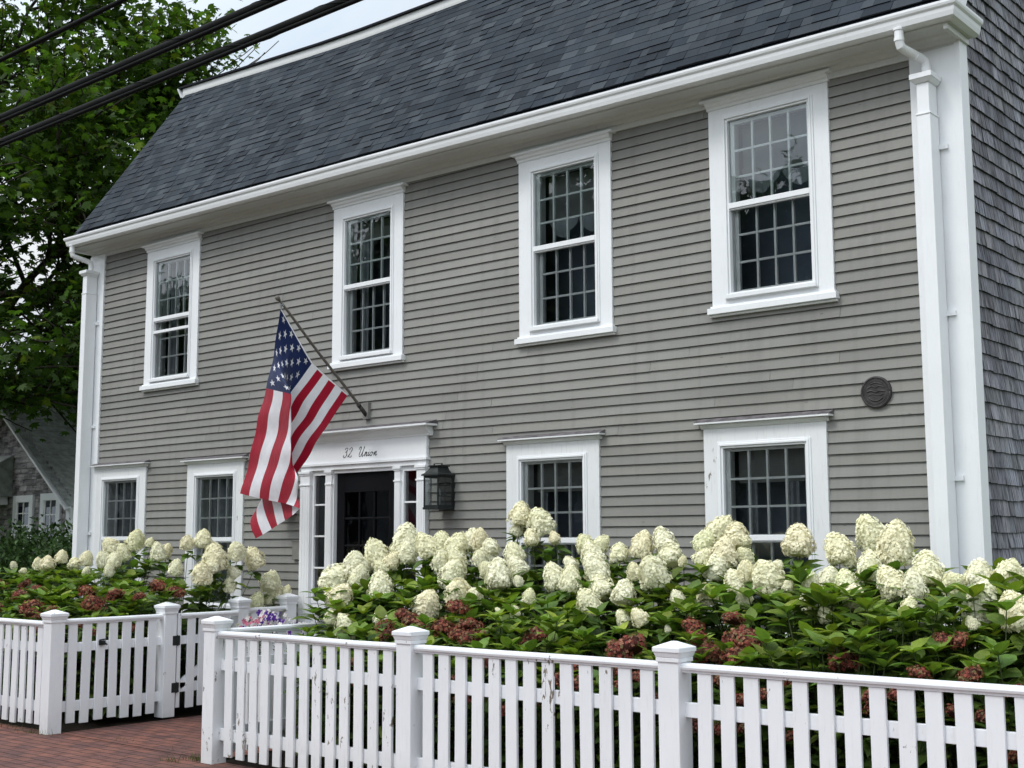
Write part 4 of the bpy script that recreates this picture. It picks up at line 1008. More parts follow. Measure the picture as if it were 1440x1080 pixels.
def shoot(lv, st, base, top, rr, n=7, size=.12, crown=True, from_t=.2, base_col=(.062,.120,.023)):
    b, t = Vector(base), Vector(top); mid = (b+t)/2+Vector((rr.uniform(-.04,.04), rr.uniform(-.04,.04), .05))
    pts = [b, b.lerp(mid, .5)+Vector((0,0,.02)), mid, mid.lerp(t, .5), t]
    st.tube([tuple(p) for p in pts], [.006, .005, .0042, .0036, .003], 5, cap=False)
    ang = rr.uniform(0, 6.28)
    def at(q):
        k = min(3, int(q*4)); return pts[k].lerp(pts[k+1], q*4-k)
    for i in range(n):
        q = from_t+(1-from_t)*(i+.4)/n; p = at(q); ang += math.pi/2+rr.uniform(-.25,.25)
        upn = i/n
        for sgn in (0, math.pi):
            a = ang+sgn+rr.uniform(-.2,.2); el = rr.uniform(-.15, .3)+.45*upn**2
            d = Vector((math.cos(a)*math.cos(el), math.sin(a)*math.cos(el), math.sin(el)))
            sz = size*rr.uniform(.8, 1.25)*(1.08-.18*upn)
            pet = p+d*.018
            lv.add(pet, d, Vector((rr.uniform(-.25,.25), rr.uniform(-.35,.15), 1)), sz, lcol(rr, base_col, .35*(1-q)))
    if crown:
        n_c = rr.choice((4,5,6)); a0 = rr.uniform(0, 6.28)
        for i in range(n_c):
            a = a0+i*6.283/n_c+rr.uniform(-.3,.3); el = rr.uniform(.30, .95)
            d = Vector((math.cos(a)*math.cos(el), math.sin(a)*math.cos(el), math.sin(el)))
            c = lcol(rr, base_col); c = (c[0]*1.5, c[1]*1.35, c[2]*1.2)
            lv.add(t-Vector((0,0,.01)), d, Vector((-d.x, -d.y, .8)), size*rr.uniform(.65, 1.05), c)

# ---- flower heads: mesh variants made of hundreds of four-petalled florets on a cone or dome
PET_V, PET_F = [], []
for k in range(4):
    a = k*math.pi/2; i = len(PET_V)
    def rot_(x, y, z): return (x*math.cos(a)-y*math.sin(a), x*math.sin(a)+y*math.cos(a), z)
    PET_V += [(0,0,0), rot_(.42,.62,.10), rot_(0,1.0,.02), rot_(-.42,.62,.10)]; PET_F.append((i, i+1, i+2, i+3))
def head_mesh(name, seed, kind):
    rs = np.random.RandomState(seed); n = 980 if kind == 'cone' else 230
    pos, nor, col, sz = [], [], [], []
    lump = rs.uniform(0, 6.28, 6)
    while len(pos) < n:
        th = rs.uniform(0, 2*math.pi); h = rs.uniform(0, 1)
        if kind == 'cone':
            prof = (math.sin(math.pi*min(1, .13+.87*h)**.62) if h < .97 else .10)
            prof = max(.07, (1-h**2.6)**.66*min(1, .72+h*1.7))
            if rs.uniform() > prof+.1: continue
            lmp = 1+.10*math.sin(th*3+lump[0]+h*5)+.08*math.sin(th*5+lump[1]-h*7)+.05*math.sin(h*17+lump[2]+th*2)+.045*math.sin(th*9+h*21+lump[3])
            r = .5*prof*lmp; z = -.42+1.08*h
            nv = np.array([math.cos(th), math.sin(th), .15+1.0*h**1.5-(.9*(1-h*6) if h < .16 else 0)])
        else:
            ph = math.acos(1-1.62*h); lmp = 1+.13*math.sin(th*4+lump[0]+ph*3)+.09*math.sin(th*7+lump[1])+.08*math.sin(ph*11+lump[2])
            r = .5*math.sin(ph)*lmp; z = .32*math.cos(ph)*lmp; nv = np.array([math.cos(th)*math.sin(ph), math.sin(th)*math.sin(ph), math.cos(ph)*1.1])
        dd = rs.uniform(-.018, .020) if kind == 'cone' else rs.uniform(-.04, .04)
        nv = nv/np.linalg.norm(nv)
        pos.append(np.array([r*math.cos(th), r*math.sin(th), z])+nv*dd)
        nv = nv+rs.normal(0, .24 if kind == 'cone' else .40, 3); nor.append(nv/np.linalg.norm(nv))
        if kind == 'cone':
            g = rs.uniform(.86, 1.08)*(.97+5*dd); gr = max(0, h-.55)*.5*rs.uniform(0, 1)  # petals set deeper are coloured darker, shade between florets put into colour
            col.append((.97*g, .95*g, (.76-.22*gr)*g)); sz.append(rs.uniform(.040, .060))
        else:
            g = rs.uniform(.55, 1.35); k = rs.uniform()
            cb = (.36,.095,.075) if k < .5 else ((.42,.20,.13) if k < .85 else (.32,.27,.13))
            col.append(tuple(q*g*.8 for q in cb)); sz.append(rs.uniform(.055, .085))
    nor = np.array(nor); t = rs.normal(0, 1, nor.shape)
    y = np.cross(nor, t); y /= np.linalg.norm(y, axis=1, keepdims=True); x = np.cross(y, nor)
    Mx = np.stack([x, y, nor], axis=2)*np.array(sz)[:, None, None]
    o = inst_mesh(name, PET_V, PET_F, None, Mx, np.array(pos), np.array(col), M['petal'] if kind == 'cone' else M['petal_red'])
    me = o.data; bpy.data.objects.remove(o)
    # a lumpy core so that no light passes through the head
    import bmesh
    bm = bmesh.new(); bm.from_mesh(me); cl = bm.loops.layers.float_color.get('Col')
    nu, nv_ = 14, 9; vs = []
    for j in range(nv_+1):
        h = j/nv_
        if kind == 'cone': rad = .46*max(.03, (1-h**2.6)**.66*min(1, .5+h*2.0)); z = -.42+1.04*h
        else: ph = math.acos(1-1.62*h) if h > 0 else 0; rad = .44*math.sin(ph); z = .29*math.cos(ph)
        vs.append([bm.verts.new((rad*math.cos(i*6.2832/nu), rad*math.sin(i*6.2832/nu), z)) for i in range(nu)])
    cc = (.76,.74,.54,1) if kind == 'cone' else (.07,.025,.02,1)
    for j in range(nv_):
        for i in range(nu):
            f = bm.faces.new((vs[j][i], vs[j][(i+1)%nu], vs[j+1][(i+1)%nu], vs[j+1][i]))
            for l in f.loops: l[cl] = cc
    for ring_, flip in ((vs[0], True), (vs[-1], False)):
        f = bm.faces.new(ring_[::-1] if flip else ring_)
        for l in f.loops: l[cl] = cc
    bm.to_mesh(me); bm.free(); me.name = name
    return me
CONES = [head_mesh('cream_panicle', 100+i, 'cone') for i in range(9)]
DOMES = [head_mesh('dusky_mophead', 200+i, 'dome') for i in range(5)]
def place_head(par, me, p, w, hs, rr, tilt=.3):
    o = bpy.data.objects.new('flower_head', me); link(o); o.parent = par
    o.location = Vector(p)-wloc(par); o.scale = (w, w, w*hs)
    o.rotation_euler = (rr.uniform(-tilt, tilt)+.10, rr.uniform(-tilt, tilt), rr.uniform(0, 6.28)); return o

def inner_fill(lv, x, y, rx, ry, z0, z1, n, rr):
    """darker-coloured leaves deep inside the bush, so that neither wall nor bare stems show through"""
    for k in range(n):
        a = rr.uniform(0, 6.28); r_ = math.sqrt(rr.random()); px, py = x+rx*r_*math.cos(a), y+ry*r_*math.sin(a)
        lv.add((px, py, rr.uniform(z0, z1)), (rr.gauss(0,1), rr.gauss(-.2,1), rr.uniform(-.6,.2)), (rr.gauss(0,.3), rr.gauss(-.4,.3), 1), .15*rr.uniform(.7,1.2), lcol(rr, (.050,.10,.020), .15))  # shade inside the bush is put into the leaf colour
def white_shrub(x, y, label, heads, fill, ztop, yr, rr, xr=.62, group='cream hydrangea shrubs in front of the house'):
    t = thing('hydrangea_shrub', label, 'shrub', (x, y, 0), group)
    lv, st = Leaves(), MB()
    for (hx, hy, hz, w) in heads:
        big = w > .15
        place_head(t, rr.choice(CONES), (hx, hy, hz), w*rr.uniform(.94, 1.14)*(.88 if x < -10 else 1), rr.uniform(.92, 1.18), rr, .45 if big else .65)
        bx = x+(hx-x)*.35+rr.uniform(-.1,.1); by = y+(hy-y)*.35
        shoot(lv, st, (bx, by, 0), (hx, hy+.01, hz-.36*w), rr, 6, .145, False, .30)
        for q in range(4):                         # leaves right below the head
            a = rr.uniform(0, 6.28); lv.add((hx, hy, hz-.5*w-.02*q), (math.cos(a), math.sin(a), rr.uniform(-.5,.05)), (0,-.2,1), .14*rr.uniform(.8,1.15), lcol(rr))
    for k in range(fill):
        fx = x+rr.uniform(-xr, xr); fy = rr.uniform(*yr); f = (fy-yr[0])/(yr[1]-yr[0])
        zt = ztop[0]+(ztop[1]-ztop[0])*f+rr.gauss(0, .06)
        shoot(lv, st, (x+(fx-x)*.5, y+(fy-y)*.4, 0), (fx, fy, zt), rr, 7, .170, True, .12)
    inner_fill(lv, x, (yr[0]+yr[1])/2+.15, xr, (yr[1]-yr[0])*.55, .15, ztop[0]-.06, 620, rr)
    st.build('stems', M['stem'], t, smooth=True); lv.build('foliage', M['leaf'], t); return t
rr = random.Random(77)
centers = [(-8.0,7.75), (-7.25,7.8), (-6.1,7.8), (-5.05,7.75), (-4.0,7.75), (-3.0,7.7), (-2.0,7.5), (-13.95,7.8), (-12.5,7.8), (-11.2,7.8)]
desc = ['cream cone-headed hydrangea at the path side, right in front of the door',
 'cream hydrangea whose heads bunch below the lantern right of the door',
 'tall cream hydrangea with two big heads in front of the lower window beside the door',
 'cream hydrangea with a row of heads between the two lower right windows',
 'dense cream hydrangea massed in front of the lower right window',
 'cream hydrangea with pinkish heads at the right corner of the house below the plaque',
 'cream hydrangea with large pointed heads at the right edge of the photo',
 'cream hydrangea with small heads at the left corner of the house',
 'cream hydrangea between the two lower left windows',
 'cream hydrangea below the flag, beside the left panel of the open path']
heads_by = [[] for _ in centers]
for h in WHITE:
    if h[3] < .07 and h[2] < 1: continue
    i = min(range(len(centers)), key=lambda k: abs(centers[k][0]-h[0])); heads_by[i].append(h)
for i, (cx, cy) in enumerate(centers):
    left = i >= 7
    yr = (6.95, 8.25) if not left else (6.9, 8.3)
    zt = (1.10, 1.40) if not left else (1.06, 1.36)
    if i >= 4 and not left: zt = (1.22, 1.42)
    if i == 9: yr = (7.0, 8.1); zt = (1.1, 1.22)
    if i == 7: zt = (1.1, 1.28)
    white_shrub(cx, cy, desc[i], heads_by[i], 62 if i not in (0, 9) else 40, zt, yr, rr, .6 if i not in (0,) else .34)
# low mophead shrubs with faded red heads right behind the fence
rc = [(-7.3,6.62),(-6.45,6.6),(-5.55,6.6),(-4.7,6.6),(-3.9,6.6),(-3.1,6.6),(-2.3,6.6),(-14.0,6.75),(-13.0,6.75),(-12.0,6.7),(-11.1,6.75)]
rd = ['faded red mophead hydrangea next to the right-hand panel of the path', 'faded red mophead hydrangea behind the second post of the right fence',
 'low red-headed hydrangea half way along the middle bay of the right fence', 'faded red mophead hydrangea just left of the fence post nearest the camera',
 'mophead hydrangea with clustered brownish red heads just right of the nearest fence post', 'leafy green hydrangea with a single dark red head above the right fence rail',
 'leafy hydrangea behind the far right bay of the fence with small dull red heads', 'low hydrangea with small dull red heads at the left edge of the photo',
 'low red-headed hydrangea behind the left corner post of the fence', 'low hydrangea with reddish heads just right of the left corner post', 'leafy low hydrangea with two rosy heads behind the latch of the left panel']
rh = [[] for _ in rc]
for h in RED:
    i = min(range(len(rc)), key=lambda k: abs(rc[k][0]-h[0])); rh[i].append(h)
for i, (cx, cy) in enumerate(rc):
    t = thing('mophead_hydrangea', rd[i], 'shrub', (cx, cy, 0), 'low red-headed hydrangeas along the fence')
    lv, st = Leaves(), MB()
    for (hx, hy, hz, w) in rh[i]:
        w = max(w, .09)
        for q in range(2 if w > .12 else 1):
            ox = rr.uniform(-.05, .05) if q else 0
            place_head(t, rr.choice(DOMES), (hx+ox, hy+ox-.07, hz-abs(ox)*.5+.01), w*1.12*(.8 if q else 1), rr.uniform(.9,1.1), rr, .5)
        shoot(lv, st, (cx+(hx-cx)*.5, cy, 0), (hx, hy, hz-.25*w), rr, 5, .10, False, .4, (.06,.115,.022))
    hgt = {0:.90, 1:.92, 2:.98, 3:.95, 4:.93, 5:1.15, 6:1.15}.get(i, .93)
    for k in range(40 if i < 7 else 34):
        fx = cx+rr.uniform(-.5,.5); fy = cy+rr.uniform(-.22,.38); 
        shoot(lv, st, (cx+(fx-cx)*.5, cy+(fy-cy)*.5, 0), (fx, fy, hgt+rr.gauss(-.04,.09)+(fy-cy)*.25), rr, 7, .150, True, .08, (.068,.130,.025))
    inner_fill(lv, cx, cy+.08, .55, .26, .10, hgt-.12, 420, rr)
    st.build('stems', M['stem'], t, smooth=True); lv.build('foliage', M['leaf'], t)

# bedding flowers in the planter
lv = Leaves(); fm = MB(); rr2 = random.Random(8)
SM = leaf_template(.6, .1, .3)
for k in range(260):
    a = rr2.uniform(0, 6.28); r_ = rr2.uniform(.0, .36); x, y = -9.0+r_*math.cos(a), 7.26+r_*math.sin(a)*.9
    z = .64+.20*(1-r_/.4)+rr2.uniform(0,.10); lv.add((x, y, z), (rr2.gauss(0,1), rr2.gauss(0,1), rr2.uniform(-.3,.8)), (0,0,1), rr2.uniform(.035,.065), (.03,.055,.015))
lv.build('foliage', M['leaf_hedge'], pt_, (SM[0], SM[1], None))
for k in range(190):
    a = rr2.uniform(0, 6.28); r_ = rr2.uniform(.05, .38); x, y = -9.0+r_*math.cos(a), 7.26+r_*math.sin(a)*.9
    z = .76+.20*(1-r_/.4)+rr2.uniform(0,.14)
    side = x-y*.3
    c = (.50,.16,.26) if x < -9.12 else ((.10,.03,.30) if rr2.random() < .35 else (.62,.58,.66))
    s_ = rr2.uniform(.009,.016)*(1.4 if c[2] < .31 and c[0] < .2 else 1); nn = Vector((rr2.gauss(.2,.4), -1+rr2.gauss(0,.4), rr2.uniform(.1,.9))).normalized(); u = nn.cross(Vector((0,0,1))).normalized(); w = u.cross(nn)
    p = Vector((x,y,z)); g = rr2.uniform(.75,1.2); cc = tuple(q*g for q in c)
    fm.poly([tuple(p+(u*math.cos(t*1.2566)+w*math.sin(t*1.2566))*s_) for t in range(5)], cc)
    for t in range(5):
        q0, q1, q2 = [(u*math.cos((t+f)*1.2566)+w*math.sin((t+f)*1.2566)) for f in (-.42, 0, .42)]
        fm.poly([tuple(p+nn*.001), tuple(p+q0*s_*1.3+nn*.004), tuple(p+q1*s_*1.7), tuple(p+q2*s_*1.3+nn*.004)], cc)
fm.build('blooms', M['petal_small'], pt_, colattr=True)

# ================================================================== TREES
MAPLE_V = [(0,0,0),(.30,.10,.02),(.62,.30,-.04),(.36,.42,.0),(.50,.78,-.06),(.17,.62,.02),(0,1.0,-.08),(-.17,.62,.02),(-.50,.78,-.06),(-.36,.42,.0),(-.62,.30,-.04),(-.30,.10,.02)]
MAPLE_F = [(0,1,2,3),(0,3,4,5),(0,5,6,7),(0,7,8,9),(0,9,10,11)]
def tree(name, label, base, trunk_h, limbs, leaf_n, leaf_size, col, seed, lean=(0,0), group=None, spread=.55, trunk_r=.3, clear=0):
    rr = random.Random(seed); rs = np.random.RandomState(seed)
    t = thing(name, label, 'tree', base, group)
    b = Vector(base); mb = MB(); tips = []
    top = b+Vector((lean[0], lean[1], trunk_h))
    mb.tube([tuple(b+Vector((0,0,-.1))), tuple(b.lerp(top,.35)+Vector((.1,.05,0))), tuple(b.lerp(top,.7)), tuple(top)], [trunk_r*1.25, trunk_r, trunk_r*.8, trunk_r*.5], 12)
    mb.build('trunk', M['bark'], t, smooth=True)
    def grow(p, d, ln, r, depth, mbx):
        pts = [p]; n = 5; dd = d.copy()
        for i in range(n):
            dd = (dd+Vector((rr.gauss(0,.10), rr.gauss(0,.10), rr.gauss(.02,.09)))).normalized(); pts.append(pts[-1]+dd*ln/n)
        mbx.tube([tuple(q) for q in pts], [max(.012, r*(1-.6*i/n)) for i in range(n+1)], 7 if depth == 0 else 5, cap=False)
        if depth >= 2:
            for q in pts[1:]: tips.append(q)
            return
        for i in range(2, n+1):
            for s_ in range(2 if depth == 0 else 2):
                a = Vector((rr.gauss(0,1), rr.gauss(0,1), rr.gauss(.1,.6))).normalized()
                nd = (dd*.9+a*spread*1.4).normalized()
                grow(pts[i], nd, ln*rr.uniform(.42,.6), r*.45, depth+1, mbx)
        tips.append(pts[-1])
    for (h, az, el, ln, r) in limbs:
        mbx = MB(); p = b.lerp(top, h/trunk_h); d = Vector((math.cos(R(az))*math.cos(R(el)), math.sin(R(az))*math.cos(R(el)), math.sin(R(el))))
        grow(p, d, ln, r, 0, mbx); mbx.build('branch', M['bark'], t, smooth=True)
    tips = np.array([tuple(q) for q in tips]); per = max(1, leaf_n//len(tips)); n = len(tips)*per
    idx = np.repeat(np.arange(len(tips)), per); off = rs.normal(0, 1, (n, 3))*np.array([.30,.30,.18])
    pos = tips[idx]+off
    d = rs.normal(0, 1, (n, 3)); d[:, 2] = -np.abs(d[:, 2])*.4-.2; u = rs.normal(0, .5, (n, 3)); u[:, 2] = 1
    if clear: 
        keep = pos[:, 2] > clear+rs.normal(0, .28, n)+.5*np.sin(pos[:, 0]*1.3); keep &= np.hypot(pos[:, 0]+29.3, pos[:, 1]-14.2) < 6.5+rs.normal(0, .4, n)+.5*np.sin(pos[:, 2]*1.7); pos, d, u, idx = pos[keep], d[keep], u[keep], idx[keep]; n = len(pos)
    sz = leaf_size*rs.uniform(.65, 1.25, n)
    cg = rs.uniform(.55, 1.4, len(tips))[idx]*rs.uniform(.7, 1.35, n)
    C = np.array(col)[None, :]*cg[:, None]; yl = (rs.uniform(0, 1, n) < .10); C[yl] *= np.array([2.0, 1.45, .9])
    inst_mesh('crown', MAPLE_V, MAPLE_F, None, frames(d, u, sz), pos, C, M['leaf_tree'], t)
    return t
LT = (-31.6, 15.2, -.02)
limbs = []
lr = random.Random(5)
for h in (4.9, 5.6, 6.6, 7.8, 9.2, 10.8):
    for az in (-12, 22, -60, 60, 180):
        el = 3+(h-4)*4.5+lr.uniform(-6,6); limbs.append((h, az+lr.uniform(-22,22), min(55, el), lr.uniform(4.2,6.0)*(1.0 if h < 9 else .8)*(1.12 if -40 < az < 70 else 1), .14 if h < 8 else .09))
tree('maple_tree', 'big leafy maple tree left of the house with dark spreading limbs', LT, 13.0, limbs, 70000, .195, (.050,.095,.018), 31, (.3,0), None, .55, .38, 4.35)

# clipped shrubs by the neighbour's porch
OV = leaf_template(.55, .06, .1)
def hedge(x, y, rx, ry, h, label, seed):
    t = thing('hedge_shrub', label, 'hedge', (x, y, 0), 'dark shrubs left of the house'); rs = np.random.RandomState(seed); n = 7000
    th = rs.uniform(0, 6.283, n); ph = np.arccos(rs.uniform(0, 1, n)); r_ = rs.uniform(.72, 1.04, n)*(1+.10*np.sin(th*5+ph*4)+.08*np.sin(th*9))
    pos = np.stack([x+rx*r_*np.sin(ph)**.6*np.cos(th), y+ry*r_*np.sin(ph)**.6*np.sin(th), h*r_*np.cos(ph)**.75], 1)
    d = rs.normal(0, 1, (n, 3)); d[:, 2] += .6; u = rs.normal(0, .5, (n, 3)); u[:, 2] += 1
    C = np.array([.034,.068,.020])[None, :]*rs.uniform(.4, 1.7, n)[:, None]
    inst_mesh('foliage', OV[0], OV[1], None, frames(d, u, rs.uniform(.07,.13,n)), pos, C, M['leaf_hedge'], t)
    mb = MB(); rr = random.Random(seed)
    for k in range(14):
        a = rr.uniform(0, 6.28); mb.tube([(x, y, 0), (x+rx*.4*math.cos(a), y+ry*.4*math.sin(a), h*.5), (x+rx*.75*math.cos(a), y+ry*.75*math.sin(a), h*rr.uniform(.75,1.08))], [.03,.015,.006], 5)
    mb.build('stems', M['stem'], t)
hedge(-23.4, 13.4, 1.5, 1.0, 1.92, 'dark green rounded shrub close to the left corner of the house', 1)
hedge(-26.4, 13.8, 1.6, 1.0, 1.88, 'dark green shrub at the left edge, in front of the shingled neighbour house', 2)
hedge(-20.9, 12.6, 1.1, .9, 1.75, 'smaller dark shrub tucked behind the left downspout of the grey house', 3)

# ================================================================== NEIGHBOUR HOUSE
nb = thing('shingled_house', 'brown shingled neighbour house with white trimmed windows, half hidden by the maple', 'house', (-31, 16, 0))
NY = 16.0
ex, ez = -27.15, 2.70; px_, pz_ = -31.6, 6.05; lx = -36.05
mb = MB(); rr = random.Random(4); z = 0; e = .14
def half(z): return (ex if z < ez else ex+(px_-ex)*(z-ez)/(pz_-ez))
while z < pz_:
    xr = half(z); xl = 2*px_-xr; x = xl
    while x < xr-.02:
        x2 = min(xr, x+rr.uniform(.10,.24)); g = rr.uniform(.55, 1.3)
        mb.quad((x, NY-.022, z), (x2-.005, NY-.022, z), (x2-.005, NY-.004, z+e), (x, NY-.004, z+e), (g, g, g*1.02))
        mb.quad((x, NY, z), (x2, NY, z), (x2, NY-.022, z), (x, NY-.022, z), (.3,.3,.3)); x = x2
    z += e
mb.quad((ex, NY, 0), (ex, NY+9, 0), (ex, NY+9, ez), (ex, NY, ez), (.8,.8,.8)); mb.quad((lx, NY, 0), (lx, NY+9, 0), (lx, NY+9, ez), (lx, NY, ez), (.8,.8,.8))
mb.poly([(lx, NY+.01, 0), (ex, NY+.01, 0), (ex, NY+.01, ez), (px_, NY+.01, pz_), (lx, NY+.01, ez)], (.6,.6,.6))
mb.build('wall', M['cedar_far'], nb, colattr=True)
mb = MB()
for (xe, ze, sx) in ((ex+.25, ez-.18, 1), (lx-.25, ez-.18, -1)):
    k = 0; n = 22
    for i in range(n):
        a0, a1 = i/n, (i+1)/n
        A = (xe+(px_-xe)*a0, ze+(pz_+.02-ze)*a0+.02); B = (xe+(px_-xe)*a1, ze+(pz_+.02-ze)*a1)
        mb.quad((A[0], NY-.22, A[1]), (A[0], NY+9, A[1]), (B[0], NY+9, B[1]), (B[0], NY-.22, B[1]), (.2,.2,.2))
        mb.quad((A[0], NY-.22, A[1]-.03), (A[0], NY+9, A[1]-.03), (A[0], NY+9, A[1]), (A[0], NY-.22, A[1]), (.1,.1,.1))
roof_n = mb.build('roof', M['grey_roof'], nb)
mb = MB()
for (xa, xb) in ((ex+.25, px_), (lx-.25, px_)):
    mb.beam((xa, NY-.20, ez-.26), (xb, NY-.20, pz_-.02), .05, .20, (0,-1,0))
mb.build('rake_board', M['paint'], nb)
mb = MB(); mb.box(ex-.16, ex+.02, NY-.04, NY+.1, 0, ez-.1); mb.build('corner_board', M['paint'], nb)
mb = MB(); mb.box(ex+.12, ex+.22, NY-.16, NY-.06, 0, ez-.5); mb.box(ex+.10, ex+.24, NY-.18, NY-.04, ez-.62, ez-.50); mb.tube([(ex+.17, NY-.11, ez-.5), (ex+.20, NY-.13, ez-.32), (ex+.24, NY-.2, ez-.2)], .05, 8); mb.build('downspout', M['paint'], nb)
for (wx0, wx1, wz0, wz1) in ((-29.72,-28.78,2.08,2.83), (-28.44,-27.54,2.03,2.85), (-29.6,-28.8,4.2,5.1)):
    if wz0 > 3: continue
    mb = MB(); c = .17
    mb.box(wx0, wx0+c, NY-.07, NY, wz0-.5, wz1); mb.box(wx1-c, wx1, NY-.07, NY, wz0-.5, wz1); mb.box(wx0+c, wx1-c, NY-.07, NY, wz1-c, wz1); mb.box(wx0-.04, wx1+.04, NY-.10, NY, wz0-.56, wz0-.5)
    w_ = mb.build('window', M['paint'], nb, bevel=.006)
    mb = MB(); g0x, g1x = wx0+c, wx1-c
    mb.box(g0x, g0x+.04, NY-.05, NY-.02, wz0-.5, wz1-c); mb.box(g1x-.04, g1x, NY-.05, NY-.02, wz0-.5, wz1-c)
    mb.box((g0x+g1x)/2-.013, (g0x+g1x)/2+.013, NY-.05, NY-.02, wz0-.5, wz1-c); mb.box(g0x+.04, g1x-.04, NY-.055, NY-.025, wz0-.0, wz0+.035); mb.box(g0x+.04, g1x-.04, NY-.045, NY-.03, wz0+.30, wz0+.325)
    mb.build('sash', M['sash'], w_)
    mb = MB(); mb.quad((g0x, NY-.032, wz0-.5), (g1x, NY-.032, wz0-.5), (g1x, NY-.032, wz1-c), (g0x, NY-.032, wz1-c)); mb.build('pane', M['glass_low'], w_)
    mb = MB(); mb.quad((g0x, NY-.026, wz0-.5), (g1x, NY-.026, wz0-.5), (g1x, NY-.026, wz1-c), (g0x, NY-.026, wz1-c)); mb.build('interior', M['dark'], w_)
# porch at the left edge and the main block behind
mb = MB(); mb.box(-33.4, -30.0, 14.3, 15.95, 2.62, 2.82); mb.build('porch_beam', M['paint'], nb, bevel=.01)
mb = MB(); mb.quad((-33.5, 14.15, 2.82), (-29.85, 14.15, 2.82), (-29.85, 15.97, 3.85), (-33.5, 15.97, 3.85)); mb.quad((-29.85, 14.15, 2.82), (-29.85, 15.97, 2.82), (-29.85, 15.97, 3.85), (-29.85, 15.97, 3.85)); mb.build('porch_roof', M['grey_roof'], nb)
for x in (-30.12, -33.2):
    mb = MB(); mb.tube([(x, 14.42, 0), (x, 14.42, 2.5)], [.10, .085], 14); mb.box(x-.13, x+.13, 14.29, 14.55, 2.5, 2.62); mb.build('porch_column', M['paint'], nb, smooth=False)
mb = MB(); mb.quad((-46, 21, 0), (-34.6, 21, 0), (-34.6, 21, 5.0), (-46, 21, 5.0)); mb.quad((-34.6, 21, 0), (-34.6, 28, 0), (-34.6, 28, 5.0), (-34.6, 21, 5.0)); mb.build('rear_wall', M['cedar_far'], nb)
mb = MB(); mb.quad((-46.3, 20.7, 4.9), (-34.3, 20.7, 4.9), (-34.3, 24.5, 7.6), (-46.3, 24.5, 7.6)); mb.poly([(-34.4, 21, 5.0), (-34.4, 28, 5.0), (-34.4, 24.5, 7.5)]); mb.build('rear_roof', M['grey_roof'], nb)

# ================================================================== ACROSS THE STREET (seen mirrored in the panes)
oh = thing('house_across_street', 'grey shingled house across the street, mirrored in the right-hand window panes and door', 'house', (-14, -16, 0))
mb = MB(); mb.box(-34, -5, -24, -16, 0, 5.6, (1.9,2.0,2.1)); mb.build('wall', M['cedar_far'], oh, colattr=True)
mb = MB(); mb.taper(-34.4, -4.6, -24.4, -15.6, 5.6, -34.4, -4.6, -20.1, -19.9, 9.2); mb.build('roof', M['grey_roof'], oh)
for zz_ in (1.0, 3.7):
    for xx_ in (-32.5, -29.5, -26.5, -23.5, -20.5, -17.5, -14.5, -11.5, -8.5):
        mb = MB(); mb.box(xx_, xx_+1.2, -16, -15.93, zz_, zz_+1.6); w_ = mb.build('window', M['paint'], oh)
        mb = MB(); mb.box(xx_+.15, xx_+1.05, -15.935, -15.92, zz_+.15, zz_+1.45); mb.build('pane', M['dark'], w_)
oh2 = thing('house_across_street', 'second shingled house across the street, out of view, added to darken the lower left panes', 'house', (-55, -17, 0))  # added out of view so the lower left panes mirror less pale sky
mb = MB(); mb.box(-72, -42, -25, -17, 0, 5.8, (1.7,1.8,1.9)); mb.build('wall', M['cedar_far'], oh2, colattr=True)
mb = MB(); mb.taper(-72.4, -41.6, -25.4, -16.6, 5.8, -72.4, -41.6, -21.1, -20.9, 9.6); mb.build('roof', M['grey_roof'], oh2)
for xx_ in (-69, -65, -61, -57, -53, -49, -45):
    mb = MB(); mb.box(xx_, xx_+1.2, -17, -16.93, 1.1, 2.7); w_ = mb.build('window', M['paint'], oh2)
    mb = MB(); mb.box(xx_+.15, xx_+1.05, -16.935, -16.92, 1.25, 2.55); mb.build('pane', M['dark'], w_)
def far_limbs(hs, seed):
    lr = random.Random(seed); out = []
    for h in hs:
        for az in range(0, 360, 75): out.append((h, az+lr.uniform(-20,20), lr.uniform(10,45), lr.uniform(2.6,4.2), .12))
    return out
for k, (sx, sy, lb) in enumerate(((-14.5, -10.5, 'street tree nearest the camera side, seen only as a reflection in the upper right window'), (-22.5, -10.5, 'second street tree, seen only mirrored in the second upper window from the right'),
        (-31, -10.5, 'third street tree, seen only as a reflection in the window above the door'), (-45, -11, 'farthest street tree, seen only as a reflection in the upper left window'))):
    tree('street_tree', lb, (sx, sy, 0), 9.5 if k else 8, far_limbs((3.5,5,6.5,8,9) if k else (3.5,5,6.5), 3+k), 10000, .42, (.03,.06,.014), 41+k)

# ================================================================== OVERHEAD CABLES
def cable(label, y, z0, r, sag, extra=False):
    mb = MB(); pts = []
    for i in range(61):
        x = -24+36*i/60; pts.append((x, y, z0+sag*((x+6)/18)**2))
    mb.tube(pts, r, 12)
    if extra:                                      # thin lashing wire wound round the bundle, and a second strand
        hp = []
        for i in range(900):
            x = -24+36*i/899; a = x*9; zc = z0+sag*((x+6)/18)**2; hp.append((x, y+math.cos(a)*(r+.001), zc+math.sin(a)*(r+.001)))
        mb.tube(hp, .0016, 4)
        mb.tube([(p[0], p[1]-r*.6, p[2]-r*1.05) for p in pts], r*.42, 8)
    o = mb.build('overhead_cable', M['cable'], None, smooth=True); tag(o, label, 'cable', 'cables crossing the sky at the upper left')
cable('thinnest black overhead cable, uppermost of the three at the top left', 3.8, 4.705, .0145, .16)
cable('thick black overhead cable bundle, middle of the three', 3.6, 4.172, .025, .16, True)
cable('thick black overhead cable, lowest of the three, passing above the roof corner', 3.4, 3.888, .0225, .12, True)

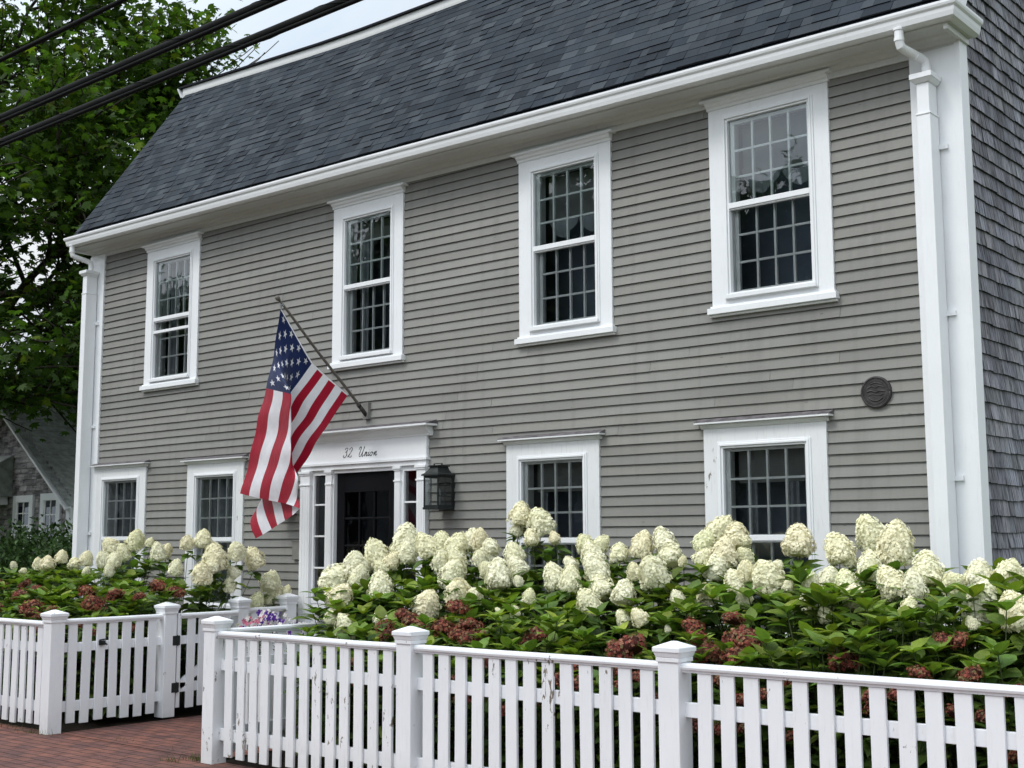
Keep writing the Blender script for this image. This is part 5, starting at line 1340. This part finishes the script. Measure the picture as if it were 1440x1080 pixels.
# ================================================================== LIGHT, SKY, CAMERA
w = bpy.data.worlds.new('World'); sc.world = w; w.use_nodes = True
nt = w.node_tree; nt.nodes.clear()
out = nt.nodes.new('ShaderNodeOutputWorld'); bg = nt.nodes.new('ShaderNodeBackground'); L(nt, bg.outputs[0], out.inputs[0])
sky = nt.nodes.new('ShaderNodeTexSky'); sky.sky_type = 'NISHITA'; sky.sun_disc = False
SE, SA = R(52), R(200)
sky.sun_elevation = SE; sky.sun_rotation = SA; sky.air_density = 1.2; sky.dust_density = 3.0; sky.ozone_density = 1.0
tc = nt.nodes.new('ShaderNodeTexCoord'); mp = nt.nodes.new('ShaderNodeMapping'); mp.inputs['Scale'].default_value = (1, 1, 2.6); L(nt, tc.outputs['Generated'], mp.inputs[0])
cl = noise(nt, mp.outputs[0], 2.1, 7, .6, .5)
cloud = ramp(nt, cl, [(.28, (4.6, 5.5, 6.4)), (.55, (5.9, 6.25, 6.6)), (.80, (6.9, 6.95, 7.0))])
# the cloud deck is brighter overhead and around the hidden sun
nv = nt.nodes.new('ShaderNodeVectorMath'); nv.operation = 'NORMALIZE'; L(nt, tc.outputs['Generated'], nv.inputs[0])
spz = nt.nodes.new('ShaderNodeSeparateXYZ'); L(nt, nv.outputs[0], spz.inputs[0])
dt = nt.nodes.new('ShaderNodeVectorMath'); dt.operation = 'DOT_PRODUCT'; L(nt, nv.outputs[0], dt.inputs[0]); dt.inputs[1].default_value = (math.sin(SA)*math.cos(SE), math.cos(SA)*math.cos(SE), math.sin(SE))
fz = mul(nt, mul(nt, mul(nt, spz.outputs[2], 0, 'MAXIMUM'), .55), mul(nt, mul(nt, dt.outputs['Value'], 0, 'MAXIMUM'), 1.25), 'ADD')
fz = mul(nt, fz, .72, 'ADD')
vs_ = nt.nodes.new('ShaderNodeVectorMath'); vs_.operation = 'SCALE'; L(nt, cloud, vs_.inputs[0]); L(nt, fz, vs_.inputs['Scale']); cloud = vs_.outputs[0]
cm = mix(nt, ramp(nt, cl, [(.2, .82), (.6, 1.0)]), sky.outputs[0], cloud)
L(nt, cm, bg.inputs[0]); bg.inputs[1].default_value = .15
sd = bpy.data.lights.new('sun', 'SUN'); sd.energy = 1.5; sd.angle = R(16); sd.color = (1, .97, .93)
so = bpy.data.objects.new('sun', sd); link(so)
# direction towards the sun: Nishita rotation is measured clockwise from +Y
sv = Vector((math.sin(SA)*math.cos(SE), math.cos(SA)*math.cos(SE), math.sin(SE)))
so.rotation_euler = sv.to_track_quat('Z', 'Y').to_euler()
cd = bpy.data.cameras.new('camera'); cam = bpy.data.objects.new('camera', cd); link(cam)
cd.sensor_width = 36; cd.lens = 36*1782.8/1440; cd.clip_start = .05; cd.clip_end = 2000
rx = Vector((0.76158072, 0.64805941, -0.00371616)); up = Vector((0.08308253, -0.09194611, 0.9922919)); fw = Vector((-0.64272242, 0.75601912, 0.1238668))
mt = Matrix((rx, up, -fw)).transposed().to_4x4(); mt.translation = Vector((0, 0, 1.65)); cam.matrix_world = mt
sc.camera = cam
sc.view_settings.view_transform = 'Standard'; sc.view_settings.look = 'None'; sc.view_settings.exposure = 0; sc.view_settings.gamma = 1
